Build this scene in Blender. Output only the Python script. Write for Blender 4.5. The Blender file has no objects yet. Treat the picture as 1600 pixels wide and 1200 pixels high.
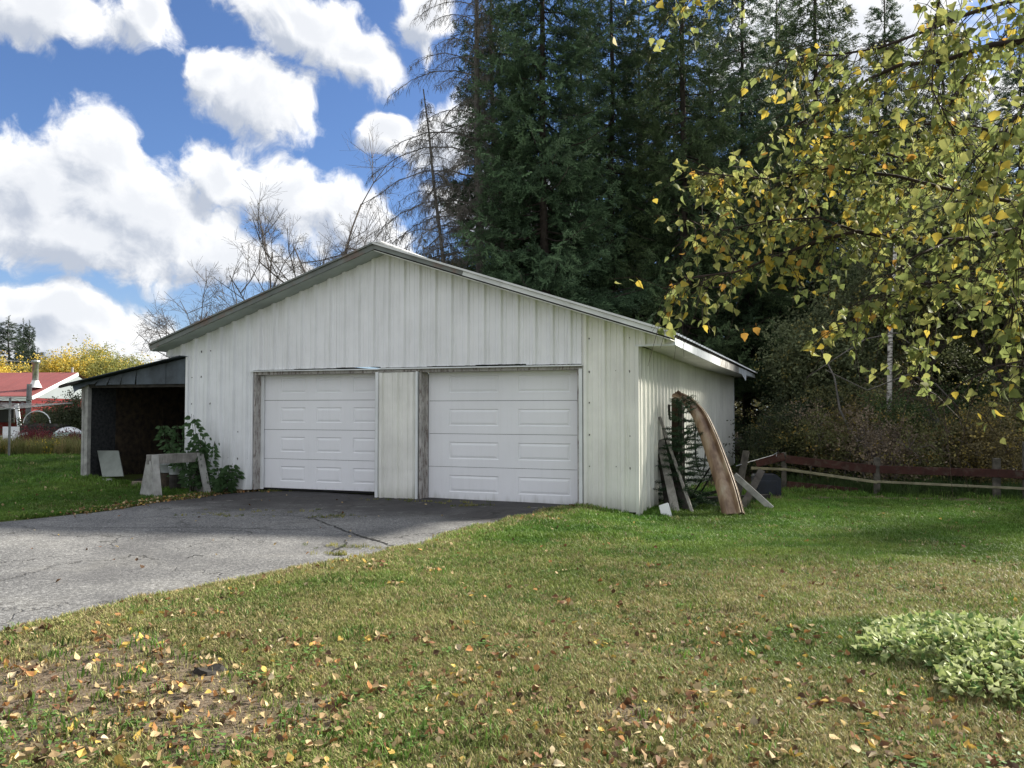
import bpy, math, random
import numpy as np
from mathutils import Vector, Matrix, Euler

rng = np.random.RandomState(7)
random.seed(7)
SC = bpy.context.scene
COL = SC.collection
R = math.radians

# ------------------------------------------------------------------ camera, sky, sun, exposure
EYE = 1.5
PITCH = math.atan(40 / 1200)
cam_d = bpy.data.cameras.new('camera')
cam = bpy.data.objects.new('camera', cam_d)
COL.objects.link(cam)
cam.location = (0, 0, EYE)
cam.rotation_euler = (R(90) + PITCH, 0, 0)
cam_d.sensor_width = 36.0
cam_d.lens = 27.0
cam_d.clip_end = 3000
cam_d.clip_start = 0.05
SC.camera = cam

SUN_AZ, SUN_EL = R(62), R(31)            # azimuth from +Y towards +X
SKY_STRENGTH, SUN_STRENGTH = 0.10, 2.6
EXPOSURE = 2.2
SC.view_settings.view_transform = 'Standard'
SC.view_settings.look = 'None'
SC.view_settings.gamma = 1
SC.view_settings.exposure = EXPOSURE
SC.view_settings.use_curve_mapping = False
SC.cycles.max_bounces = 6
SC.cycles.diffuse_bounces = 3
SC.cycles.glossy_bounces = 2
SC.cycles.transmission_bounces = 3
SC.cycles.transparent_max_bounces = 4


def ray(u, v):
    c, s = math.cos(PITCH), math.sin(PITCH)
    x = (u - 800) / 1200
    z = (600 - v) / 1200
    return np.array([x, c - s * z, s + c * z])


def P(u, v, Y):
    """world point seen at photo pixel u, v standing Y metres ahead"""
    r = ray(u, v)
    r = r * (Y / r[1])
    return Vector((r[0], r[1], EYE + r[2]))


class NT:
    """tiny helper to write node trees"""
    def __init__(self, tree):
        self.t = tree
        tree.nodes.clear()

    def n(self, typ, **kw):
        nd = self.t.nodes.new(typ)
        ins = kw.pop('ins', {})
        for k, v in kw.items():
            setattr(nd, k, v)
        for k, v in ins.items():
            s = nd.inputs[k]
            if isinstance(v, bpy.types.NodeSocket):
                self.t.links.new(v, s)
            else:
                s.default_value = v
        return nd

    def math(self, op, a, b=0.0, c=0.0, clamp=False):
        return self.n('ShaderNodeMath', operation=op, use_clamp=clamp, ins={0: a, 1: b, 2: c}).outputs[0]

    def mix(self, f, a, b, mode='MIX'):
        m = self.n('ShaderNodeMix', data_type='RGBA', blend_type=mode)
        for idx, v in ((0, f), (6, a), (7, b)):
            s = m.inputs[idx]
            if isinstance(v, bpy.types.NodeSocket):
                self.t.links.new(v, s)
            else:
                if idx != 0 and not hasattr(v, '__len__'):
                    v = (v, v, v, 1)
                if idx != 0 and len(v) == 3:
                    v = (*v, 1)
                s.default_value = v
        return m.outputs[2]

    def noise(self, vec, scale, detail=4, rough=.55, dist=0.0):
        nd = self.n('ShaderNodeTexNoise', ins={'Scale': scale, 'Detail': detail, 'Roughness': rough, 'Distortion': dist})
        if vec is not None:
            self.t.links.new(vec, nd.inputs['Vector'])
        return nd

    def ramp(self, fac, stops, interp='LINEAR'):
        r = self.n('ShaderNodeValToRGB')
        r.color_ramp.interpolation = interp
        el = r.color_ramp.elements
        while len(el) < len(stops):
            el.new(0.5)
        for e, (p, c) in zip(el, stops):
            e.position = p
            if not hasattr(c, '__len__'):
                c = (c, c, c)
            e.color = (*c, 1)
        self.t.links.new(fac, r.inputs[0])
        return r.outputs[0]

    def smooth(self, x, a, b):
        m = self.n('ShaderNodeMapRange', interpolation_type='SMOOTHSTEP', ins={'Value': x, 'From Min': a, 'From Max': b})
        return m.outputs[0]


def azel(u, v):
    r = ray(u, v)
    return math.degrees(math.atan2(r[0], r[1])), math.degrees(math.atan2(r[2], math.hypot(r[0], r[1])))


def make_world():
    w = bpy.data.worlds.new('World')
    SC.world = w
    w.use_nodes = True
    # cloud field as a group of (azimuth, elevation) in degrees
    g = bpy.data.node_groups.new('cloud_field', 'ShaderNodeTree')
    g.interface.new_socket('Vec', in_out='INPUT', socket_type='NodeSocketVector')
    g.interface.new_socket('Field', in_out='OUTPUT', socket_type='NodeSocketFloat')
    T = NT(g)
    gi = T.n('NodeGroupInput')
    go = T.n('NodeGroupOutput')
    vec = gi.outputs[0]
    big = T.noise(vec, 0.22, 2, .5)
    off = T.n('ShaderNodeVectorMath', operation='SUBTRACT', ins={0: big.outputs['Color'], 1: (.5, .5, .5)}).outputs[0]
    off = T.n('ShaderNodeVectorMath', operation='SCALE', ins={0: off, 'Scale': 4.0}).outputs[0]
    wv = T.n('ShaderNodeVectorMath', operation='ADD', ins={0: vec, 1: off}).outputs[0]
    blobs = [  # photo pixels: centre, half width, half height, rotation (deg, + = down to the right)
        (60, 20, 110, 48, 0), (228, 26, 50, 50, 20), (470, 42, 150, 50, 22), (560, 90, 75, 45, 30),
        (335, 118, 48, 42, 0), (398, 150, 98, 58, 8), (600, 207, 55, 33, 0), (700, 210, 70, 55, 0),
        (345, 264, 62, 46, 20), (450, 312, 120, 56, 32), (560, 345, 105, 55, 25), (150, 240, 75, 62, 0), (60, 300, 120, 80, 0),
        (215, 320, 160, 85, 14), (120, 370, 180, 65, 5), (330, 390, 130, 50, 5), (110, 500, 150, 42, 3), (90, 545, 170, 45, 0),
        (665, 25, 50, 55, 0), (420, 420, 90, 30, 0), (800, 330, 140, 60, 10), (1300, 60, 200, 90, 0), (1500, 190, 180, 80, 0)]
    cur = None
    for (u, v, hw, hh, rot) in blobs:
        a, e = azel(u, v)
        k = 1 / (1200 / math.degrees(1))
        m = T.n('ShaderNodeMapping', vector_type='TEXTURE',
                ins={'Vector': wv, 'Location': (a, e, 0), 'Rotation': (0, 0, R(-rot)), 'Scale': (hw * k * 1.02, hh * k * 1.02, 1e3)})
        ln = T.n('ShaderNodeVectorMath', operation='LENGTH', ins={0: m.outputs[0]}).outputs[1]
        f = T.math('SUBTRACT', 1.0, ln)
        cur = f if cur is None else T.math('SMOOTH_MAX', cur, f, .12)
    # sky goes on outside the frame; unseen cloud made denser to brighten the facade
    sep = T.n('ShaderNodeSeparateXYZ', ins={0: vec})
    far = T.math('MAXIMUM', T.smooth(sep.outputs[1], 27, 34), T.smooth(T.math('ABSOLUTE', T.math('SUBTRACT', sep.outputs[0], 3)), 37, 46))
    gen = T.noise(vec, 0.055, 2, .5).outputs[0]
    gen = T.math('MULTIPLY', T.math('SUBTRACT', gen, .26), 3.2)
    gen = T.math('SUBTRACT', gen, T.math('MULTIPLY', T.math('SUBTRACT', 1.0, far), 9.0))
    cur = T.math('MAXIMUM', cur, gen)
    fb = T.noise(wv, 0.42, 9, .60)
    cur = T.math('ADD', cur, T.math('MULTIPLY', T.math('SUBTRACT', fb.outputs[0], .5), 1.35))
    T.t.links.new(cur, go.inputs[0])

    T = NT(w.node_tree)
    out = T.n('ShaderNodeOutputWorld')
    bg = T.n('ShaderNodeBackground', ins={'Strength': SKY_STRENGTH})
    T.t.links.new(bg.outputs[0], out.inputs[0])
    sky = T.n('ShaderNodeTexSky', sky_type='NISHITA', sun_disc=False, sun_elevation=SUN_EL, sun_rotation=SUN_AZ,
              air_density=1.0, dust_density=0.6, ozone_density=2.0)
    tc = T.n('ShaderNodeTexCoord')
    s = T.n('ShaderNodeSeparateXYZ', ins={0: tc.outputs['Generated']})
    az = T.math('DEGREES', T.math('ARCTAN2', s.outputs[0], s.outputs[1]))
    el = T.math('DEGREES', T.math('ARCSINE', s.outputs[2]))
    v = T.n('ShaderNodeCombineXYZ', ins={0: az, 1: el}).outputs[0]

    def field(vv):
        nd = T.n('ShaderNodeGroup', node_tree=g)
        T.t.links.new(vv, nd.inputs[0])
        return nd.outputs[0]
    f0 = field(v)
    v2 = T.n('ShaderNodeVectorMath', operation='ADD', ins={0: v, 1: (1.1, 1.5, 0)}).outputs[0]
    f1 = field(v2)
    alpha = T.smooth(f0, -0.08, 0.34)
    lit = T.smooth(T.math('SUBTRACT', f0, f1), -0.55, 0.34)
    thin = T.smooth(f0, 0.1, 0.95)
    lit = T.math('MULTIPLY', lit, T.math('SUBTRACT', 1.0, T.math('MULTIPLY', thin, .50)))
    CB = 1.0 / SKY_STRENGTH
    cc = T.mix(lit, (.120 * CB, .131 * CB, .152 * CB), (.272 * CB, .271 * CB, .268 * CB))
    skyc = T.mix(1.0, sky.outputs[0], (.215, .26, .345), 'MULTIPLY')
    hz = T.smooth(el, 15, 0)
    skyc = T.mix(T.math('MULTIPLY', hz, .45), skyc, (.11 * CB, .145 * CB, .19 * CB))
    final = T.mix(T.math('MULTIPLY', alpha, .97), skyc, cc)
    T.t.links.new(final, bg.inputs[0])


make_world()
sd = bpy.data.lights.new('sun', 'SUN')
sd.energy = SUN_STRENGTH
sd.angle = R(5)      # the sun stands behind thin cloud: soft-edged shade
sd.color = (1, .93, .80)
sun = bpy.data.objects.new('sun', sd)
COL.objects.link(sun)
sv = Vector((math.sin(SUN_AZ) * math.cos(SUN_EL), math.cos(SUN_AZ) * math.cos(SUN_EL), math.sin(SUN_EL)))
sun.rotation_euler = sv.to_track_quat('Z', 'Y').to_euler()


# ------------------------------------------------------------------ helpers
def tag(o, label=None, cat=None, group=None, kind=None):
    if label: o['label'] = label
    if cat: o['category'] = cat
    if group: o['group'] = group
    if kind: o['kind'] = kind
    return o


def empty(name, loc=(0, 0, 0), rz=0, label=None, cat=None, group=None):
    o = bpy.data.objects.new(name, None)
    o.empty_display_size = .1
    COL.objects.link(o)
    o.location = loc
    o.rotation_euler = (0, 0, rz)
    return tag(o, label, cat, group)


def link_mesh(name, me, parent=None, keep_world=True):
    o = bpy.data.objects.new(name, me)
    COL.objects.link(o)
    if parent is not None:
        o.parent = parent
        if keep_world:
            o.matrix_parent_inverse = pmat(parent).inverted()
    return o


def pmat(o):
    m = Matrix.LocRotScale(o.location, o.rotation_euler, o.scale)
    if o.parent is not None:
        m = pmat(o.parent) @ o.matrix_parent_inverse @ m
    return m


class MB:
    def __init__(self):
        self.v, self.f, self.mi = [], [], []

    def add(self, vs, fs, mi=0):
        b = len(self.v)
        self.v += [tuple(p) for p in vs]
        self.f += [tuple(b + i for i in f) for f in fs]
        self.mi += [mi] * len(fs)
        return self

    def quad(self, a, b, c, d, mi=0):
        return self.add([a, b, c, d], [(0, 1, 2, 3)], mi)

    def box(self, o, ux, uy, uz, mi=0, bev=0.0):
        """box from corner o with edge vectors"""
        o, ux, uy, uz = map(Vector, (o, ux, uy, uz))
        if bev:
            lx, ly, lz = ux.length, uy.length, uz.length
            b = min(bev, lx * .3, ly * .3, lz * .3)
            ex, ey, ez = ux / lx * b, uy / ly * b, uz / lz * b
            c = [(0, 0, 0), (1, 0, 0), (1, 1, 0), (0, 1, 0), (0, 0, 1), (1, 0, 1), (1, 1, 1), (0, 1, 1)]
            vs = []
            for (i, j, k) in c:
                p = o + ux * i + uy * j + uz * k
                dx, dy, dz = ex * (1 - 2 * i), ey * (1 - 2 * j), ez * (1 - 2 * k)
                vs += [p + dy + dz, p + dx + dz, p + dx + dy]  # on x face, y face, z face
            X, Y, Z = (lambda i: 3 * i), (lambda i: 3 * i + 1), (lambda i: 3 * i + 2)
            fs = [(X(0), X(4), X(7), X(3)), (X(1), X(2), X(6), X(5)),
                  (Y(0), Y(1), Y(5), Y(4)), (Y(3), Y(7), Y(6), Y(2)),
                  (Z(0), Z(3), Z(2), Z(1)), (Z(4), Z(5), Z(6), Z(7))]
            # edges
            for a, d in ((0, 4), (1, 5), (2, 6), (3, 7)):
                fs.append((X(a), Y(a), Y(d), X(d)))
            for a, d in ((0, 1), (3, 2), (4, 5), (7, 6)):
                fs.append((Y(a), Z(a), Z(d), Y(d)))
            for a, d in ((0, 3), (1, 2), (4, 7), (5, 6)):
                fs.append((X(a), Z(a), Z(d), X(d)))
            for a in range(8):
                fs.append((X(a), Y(a), Z(a)))
            return self.add(vs, fs, mi)
        vs = [o, o + ux, o + ux + uy, o + uy, o + uz, o + ux + uz, o + ux + uy + uz, o + uy + uz]
        fs = [(0, 3, 2, 1), (4, 5, 6, 7), (0, 1, 5, 4), (1, 2, 6, 5), (2, 3, 7, 6), (3, 0, 4, 7)]
        return self.add(vs, fs, mi)

    def beam(self, a, b, w, h, up=(0, 0, 1), mi=0, bev=0.0):
        """rectangular bar along the line a-b, w across and h in the up direction"""
        a, b, up = Vector(a), Vector(b), Vector(up)
        d = (b - a)
        x = d.cross(up).normalized()
        y = x.cross(d).normalized()
        return self.box(a - x * w / 2 - y * h / 2, d, x * w, y * h, mi, bev)

    def tube(self, pts, rad, n=6, mi=0, cap=True):
        pts = [Vector(p) for p in pts]
        if not hasattr(rad, '__len__'): rad = [rad] * len(pts)
        vs, fs = [], []
        pre = None
        for i, p in enumerate(pts):
            d = (pts[min(i + 1, len(pts) - 1)] - pts[max(i - 1, 0)]).normalized()
            ref = Vector((0, 0, 1)) if abs(d.z) < .9 else Vector((1, 0, 0))
            x = d.cross(ref).normalized() if pre is None else (pre - d * pre.dot(d)).normalized()
            pre = x
            y = d.cross(x)
            for k in range(n):
                a = 2 * math.pi * k / n
                vs.append(p + (x * math.cos(a) + y * math.sin(a)) * rad[i])
        for i in range(len(pts) - 1):
            for k in range(n):
                fs.append((i * n + k, i * n + (k + 1) % n, (i + 1) * n + (k + 1) % n, (i + 1) * n + k))
        if cap and n > 3:
            fs.append(tuple(range(n))[::-1])
            fs.append(tuple((len(pts) - 1) * n + k for k in range(n)))
        return self.add(vs, fs, mi)

    def lathe(self, c, prof, n=20, mi=0):
        c = Vector(c)
        vs, fs = [], []
        for (r, z) in prof:
            for k in range(n):
                a = 2 * math.pi * k / n
                vs.append(c + Vector((r * math.cos(a), r * math.sin(a), z)))
        for i in range(len(prof) - 1):
            for k in range(n):
                fs.append((i * n + k, i * n + (k + 1) % n, (i + 1) * n + (k + 1) % n, (i + 1) * n + k))
        return self.add(vs, fs, mi)

    def mesh(self, name, mats, smooth=False):
        me = bpy.data.meshes.new(name)
        me.from_pydata(self.v, [], self.f)
        if not isinstance(mats, (list, tuple)): mats = [mats]
        for m in mats: me.materials.append(m)
        if len(mats) > 1: me.polygons.foreach_set('material_index', self.mi)
        if smooth: me.polygons.foreach_set('use_smooth', [True] * len(me.polygons))
        me.update()
        return me

    def build(self, name, mats, parent=None, smooth=False):
        return link_mesh(name, self.mesh(name, mats, smooth), parent)


def smoothstep(a, b, x):
    t = np.clip((x - a) / (b - a), 0, 1)
    return t * t * (3 - 2 * t)


def ground_z(x, y):
    x = np.asarray(x, float); y = np.asarray(y, float)
    z = 0.13 * smoothstep(-6.0, -8.6, x) * smoothstep(9, 14, y)
    z = z - 0.15 * smoothstep(0.9, 2.1, x) * smoothstep(7.5, 11.5, y)
    z = z + .02 * np.sin(x * .9 + 1) * np.sin(y * .8) + .012 * np.sin(x * 2.3 + y * 1.7)
    return z


def GP(u, v, dz=0.0):
    """ground point under photo pixel"""
    z = 0.0
    for _ in range(12):
        r = ray(u, v)
        t = (z - EYE) / r[2]
        p = r * t
        z = float(ground_z(p[0], p[1]))
    return Vector((p[0], p[1], z + dz))


def gz(x, y): return float(ground_z(x, y))


# ------------------------------------------------------------------ materials
def mat(name, col, rough=.7, var=.15, scale=3.0, bump=0.0, bscale=40.0, col2=None, spec=.3, metal=0.0, build=None, coord='Object', trans=0.0):
    m = bpy.data.materials.new(name)
    m.use_nodes = True
    T = NT(m.node_tree)
    out = T.n('ShaderNodeOutputMaterial')
    b = T.n('ShaderNodeBsdfPrincipled', ins={'Roughness': rough, 'Metallic': metal})
    b.inputs['Specular IOR Level'].default_value = spec
    tc = T.n('ShaderNodeTexCoord')
    vec = tc.outputs[coord]
    nz = T.noise(vec, scale, 6, .6)
    c2 = col2 or tuple(c * (1 - var * 2) for c in col)
    c1 = tuple(min(1, c * (1 + var * .5)) for c in col) if col2 is None else col
    fac = T.ramp(nz.outputs[0], [(.35, 0.0), (.65, 1.0)])
    color = T.mix(fac, c2, c1)
    if build: color = build(T, vec, color) or color
    T.t.links.new(color, b.inputs['Base Color'])
    if bump:
        n2 = T.noise(vec, bscale, 5, .6)
        bp = T.n('ShaderNodeBump', ins={'Strength': bump, 'Distance': .01, 'Height': n2.outputs[0]})
        T.t.links.new(bp.outputs[0], b.inputs['Normal'])
    if trans:
        tr = T.n('ShaderNodeBsdfTranslucent', ins={'Color': color})
        mx = T.n('ShaderNodeMixShader', ins={0: trans, 1: b.outputs[0], 2: tr.outputs[0]})
        T.t.links.new(mx.outputs[0], out.inputs[0])
    else:
        T.t.links.new(b.outputs[0], out.inputs[0])
    return m


def tint_mat(name, rough=.6, trans=.3, spec=.25, var=.25, scale=25):
    """foliage material whose hue comes from the plant piece's own tint attribute"""
    m = bpy.data.materials.new(name)
    m.use_nodes = True
    T = NT(m.node_tree)
    out = T.n('ShaderNodeOutputMaterial')
    at = T.n('ShaderNodeAttribute', attribute_type='INSTANCER', attribute_name='tint')
    tc = T.n('ShaderNodeTexCoord')
    nz = T.noise(tc.outputs['Object'], scale, 3)
    k = T.math('ADD', 1 - var * .5, T.math('MULTIPLY', nz.outputs[0], var))
    kc = T.n('ShaderNodeCombineXYZ', ins={0: k, 1: k, 2: k}).outputs[0]
    color = T.mix(1.0, at.outputs['Color'], kc, 'MULTIPLY')
    b = T.n('ShaderNodeBsdfPrincipled', ins={'Roughness': rough, 'Base Color': color})
    b.inputs['Specular IOR Level'].default_value = spec
    tr = T.n('ShaderNodeBsdfTranslucent', ins={'Color': color})
    mx = T.n('ShaderNodeMixShader', ins={0: trans, 1: b.outputs[0], 2: tr.outputs[0]})
    T.t.links.new(mx.outputs[0], out.inputs[0])
    return m


def dirt_streaks(strength=.35, low=.5, dirt=(.30, .30, .25)):
    def f(T, vec, color):
        mp = T.n('ShaderNodeMapping', ins={'Vector': vec, 'Scale': (7, 7, .55)})
        nz = T.noise(mp.outputs[0], 1.6, 6, .65)
        s = T.ramp(nz.outputs[0], [(.50, 0.0), (.80, 1.0)])
        n3 = T.noise(vec, 45, 3, .6)
        sp = T.ramp(n3.outputs[0], [(.66, 0.0), (.76, 1.0)])
        c = T.mix(T.math('MULTIPLY', s, strength), color, dirt)
        c = T.mix(T.math('MULTIPLY', sp, .14), c, dirt)
        sz = T.n('ShaderNodeSeparateXYZ', ins={0: vec}).outputs[2]
        if low <= 0: return c
        lowd = T.math('MULTIPLY', T.smooth(T.math('ADD', sz, T.math('MULTIPLY', nz.outputs[0], .45)), low, .12), .45)
        return T.mix(lowd, c, (.24, .25, .18))
    return f


M = {}
M['panel_left'] = mat('white_painted_metal_cool', (.86, .88, .90), .42, .05, 1.3, build=dirt_streaks(.22), spec=.4)
M['panel_gable'] = mat('white_painted_metal_gable', (.87, .88, .90), .45, .04, 1.3, build=dirt_streaks(.28, 0), spec=.4)
M['panel_right'] = mat('white_painted_metal_cream', (.87, .87, .82), .45, .06, 1.3, build=dirt_streaks(.28), spec=.4)
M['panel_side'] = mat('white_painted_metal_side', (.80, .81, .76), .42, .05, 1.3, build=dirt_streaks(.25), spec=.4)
M['door'] = mat('white_door_steel', (.89, .90, .93), .42, .02, 1.0, build=dirt_streaks(.08, .35), spec=.4)


def peel(T, vec, color):
    mp = T.n('ShaderNodeMapping', ins={'Vector': vec, 'Scale': (9, 9, 2.2)})
    nz = T.noise(mp.outputs[0], 3.0, 7, .7)
    f = T.ramp(nz.outputs[0], [(.40, 0.0), (.50, 1.0)])
    g = T.noise(mp.outputs[0], 14, 4, .6)
    wood = T.mix(g.outputs[0], (.07, .055, .05), (.30, .25, .23))
    return T.mix(f, wood, color)


M['peeling_wood'] = mat('peeling_painted_wood', (.50, .48, .46), .8, .15, 4, bump=.3, build=peel)
M['trim_white'] = mat('white_trim', (.80, .83, .84), .45, .06, 2, build=dirt_streaks(.25, 0))


def rust_edge(T, vec, color):
    nz = T.noise(vec, 1.2, 5, .7)
    f = T.ramp(nz.outputs[0], [(.50, 0.0), (.62, 1.0)])
    n2 = T.noise(vec, 12, 4, .6)
    return T.mix(T.math('MULTIPLY', f, .75), color, T.mix(n2.outputs[0], (.10, .045, .03), (.30, .20, .16)))


M['rake_trim'] = mat('weathered_rake_trim', (.20, .22, .21), .5, .18, 2, build=rust_edge)
M['rake_trim_clean'] = mat('pale_rake_trim', (.72, .74, .74), .4, .10, 2)
M['soffit_green'] = mat('weathered_soffit', (.42, .47, .45), .6, .12, 1.5)
M['soffit_white'] = mat('white_soffit', (.70, .71, .66), .5, .06, 2)
M['fascia'] = mat('pale_blue_white_fascia', (.74, .80, .86), .45, .10, 1.5)
M['fascia_worn'] = mat('worn_fascia', (.55, .56, .55), .7, .25, 3, build=peel)
M['roof_metal'] = mat('white_roof_metal', (.72, .74, .76), .35, .08, 1.2, metal=.2, spec=.5)
M['dark_gap'] = mat('dark_gap', (.02, .02, .02), .9)
M['screw'] = mat('rusty_screw', (.05, .045, .04), .7)
M['grey_metal'] = mat('grey_weathered_sheet', (.080, .100, .125), .5, .28, 2.2, build=dirt_streaks(.3, 0, (.05, .06, .07)), spec=.35)
M['grey_wood'] = mat('grey_weathered_wood', (.30, .29, .27), .85, .22, 6, bump=.35, bscale=60,
                     build=lambda T, vec, c: T.mix(T.math('MULTIPLY', T.ramp(T.noise(T.n('ShaderNodeMapping', ins={'Vector': vec, 'Scale': (18, 18, 2.5)}).outputs[0], 2.5, 5, .7).outputs[0], [(.45, 0.0), (.7, 1.0)]), .6), c, (.12, .11, .10)))
M['grey_wood_pale'] = mat('pale_weathered_wood', (.42, .42, .40), .85, .2, 5, bump=.3, bscale=50)
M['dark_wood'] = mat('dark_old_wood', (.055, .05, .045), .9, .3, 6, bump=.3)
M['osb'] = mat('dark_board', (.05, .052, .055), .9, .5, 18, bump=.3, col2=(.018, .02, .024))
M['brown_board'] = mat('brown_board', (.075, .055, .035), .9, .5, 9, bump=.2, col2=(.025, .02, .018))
M['tin_white'] = mat('white_bucket', (.55, .58, .60), .4, .1, 6)
M['grey_panel'] = mat('grey_green_panel', (.235, .26, .235), .6, .10, 5)
M['blue_plastic'] = mat('dark_blue_plastic', (.010, .014, .028), .45, .2, 8, spec=.5)
M['red_fence'] = mat('worn_red_fence_paint', (.058, .022, .018), .85, .2, 6, bump=.3,
                     build=lambda T, vec, c: T.mix(T.math('MULTIPLY', T.ramp(T.noise(vec, 9, 6, .7).outputs[0], [(.52, 0.0), (.64, 1.0)]), .6), c, (.09, .075, .06)))
M['post_wood'] = mat('fence_post_wood', (.11, .10, .085), .9, .3, 8, bump=.4)
M['bark'] = mat('spruce_bark', (.060, .050, .043), .95, .3, 5, bump=.5, bscale=20)
M['grey_bark'] = mat('grey_dead_bark', (.13, .12, .11), .95, .25, 5, bump=.4, bscale=20)
M['twig'] = mat('pale_dead_twig', (.16, .145, .13), .9, .3, 4)
M['twig_grey'] = mat('grey_brown_twig', (.23, .20, .185), .9, .2, 4)
M['birch_twig'] = mat('birch_twig', (.045, .030, .025), .8, .2, 8)
M['birch_bark'] = mat('white_birch_bark', (.55, .53, .49), .8, .1, 4,
                      build=lambda T, vec, c: T.mix(T.ramp(T.noise(T.n('ShaderNodeMapping', ins={'Vector': vec, 'Scale': (2, 2, 12)}).outputs[0], 2, 4, .6).outputs[0], [(.52, 0.0), (.6, 1.0)]), c, (.06, .05, .045)))
M['needle'] = tint_mat('spruce_needles', .65, .12, .25)
M['leafy'] = tint_mat('leaf_foliage', .55, .35, .3)
M['grassy'] = tint_mat('grass_blades', .55, .30, .25)
M['litter'] = tint_mat('dry_leaf', .7, .15, .2, .35, 60)
M['red_metal_roof'] = mat('red_metal_roof', (.22, .065, .062), .6, .08, .8, coord='Object')
M['red_siding'] = mat('red_siding', (.13, .008, .010), .7, .1, 2)
M['white_siding'] = mat('pale_siding', (.22, .25, .27), .6, .05, 1)
M['galv'] = mat('galvanised_metal', (.42, .44, .45), .35, .2, 6, metal=.7)
M['pole_wood'] = mat('grey_pole_wood', (.17, .18, .18), .9, .2, 5)
M['steel'] = mat('dull_steel', (.20, .21, .22), .4, .15, 9, metal=.6)
M['wire'] = mat('pale_wire', (.45, .46, .48), .5)
M['pale_green'] = mat('pale_green_paint', (.42, .52, .48), .6, .1, 4)
M['white_plain'] = mat('white_plain', (.80, .82, .84), .5, .04, 3)


def boat_col(T, vec, color):
    mp = T.n('ShaderNodeMapping', ins={'Vector': vec, 'Scale': (5, 5, .45)})
    nz = T.noise(mp.outputs[0], 1.6, 5, .5)
    c = T.ramp(nz.outputs[0], [(.30, (.085, .045, .028)), (.44, (.17, .105, .065)), (.56, (.27, .185, .12)), (.70, (.34, .28, .20))])
    return c


M['boat'] = mat('brown_worn_hull', (.2, .1, .05), .42, .2, 3, build=boat_col, spec=.5)
M['hull_rib'] = mat('pale_hull_rib', (.46, .38, .28), .5, .25, 9, col2=(.24, .17, .11))
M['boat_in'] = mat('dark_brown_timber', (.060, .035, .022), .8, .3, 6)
M['rod'] = mat('dark_metal_rod', (.02, .02, .022), .5)


def ground_mat():
    m = bpy.data.materials.new('lawn_soil')
    m.use_nodes = True
    T = NT(m.node_tree)
    out = T.n('ShaderNodeOutputMaterial')
    b = T.n('ShaderNodeBsdfPrincipled', ins={'Roughness': .95})
    b.inputs['Specular IOR Level'].default_value = .1
    vec = T.n('ShaderNodeTexCoord').outputs['Object']
    at = T.n('ShaderNodeAttribute', attribute_type='GEOMETRY', attribute_name='lawn')
    n1 = T.noise(vec, .9, 5, .6)
    n2 = T.noise(vec, 14, 6, .7)
    n3 = T.noise(vec, 70, 4, .7)
    green = T.mix(n1.outputs[0], (.052, .095, .020), (.105, .135, .035))
    green = T.mix(T.ramp(n2.outputs[0], [(.45, 0.0), (.75, 1.0)]), green, (.12, .115, .05))
    soil = T.mix(n2.outputs[0], (.065, .044, .027), (.19, .145, .10))
    soil = T.mix(T.ramp(n3.outputs[0], [(.4, 0.0), (.7, .7)]), soil, (.24, .21, .17))
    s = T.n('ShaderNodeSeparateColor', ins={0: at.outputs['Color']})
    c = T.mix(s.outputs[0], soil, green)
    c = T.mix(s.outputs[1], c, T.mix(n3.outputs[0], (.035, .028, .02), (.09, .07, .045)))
    T.t.links.new(c, b.inputs['Base Color'])
    bp = T.n('ShaderNodeBump', ins={'Strength': .8, 'Distance': .03, 'Height': n2.outputs[0]})
    T.t.links.new(bp.outputs[0], b.inputs['Normal'])
    T.t.links.new(b.outputs[0], out.inputs[0])
    return m


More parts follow.
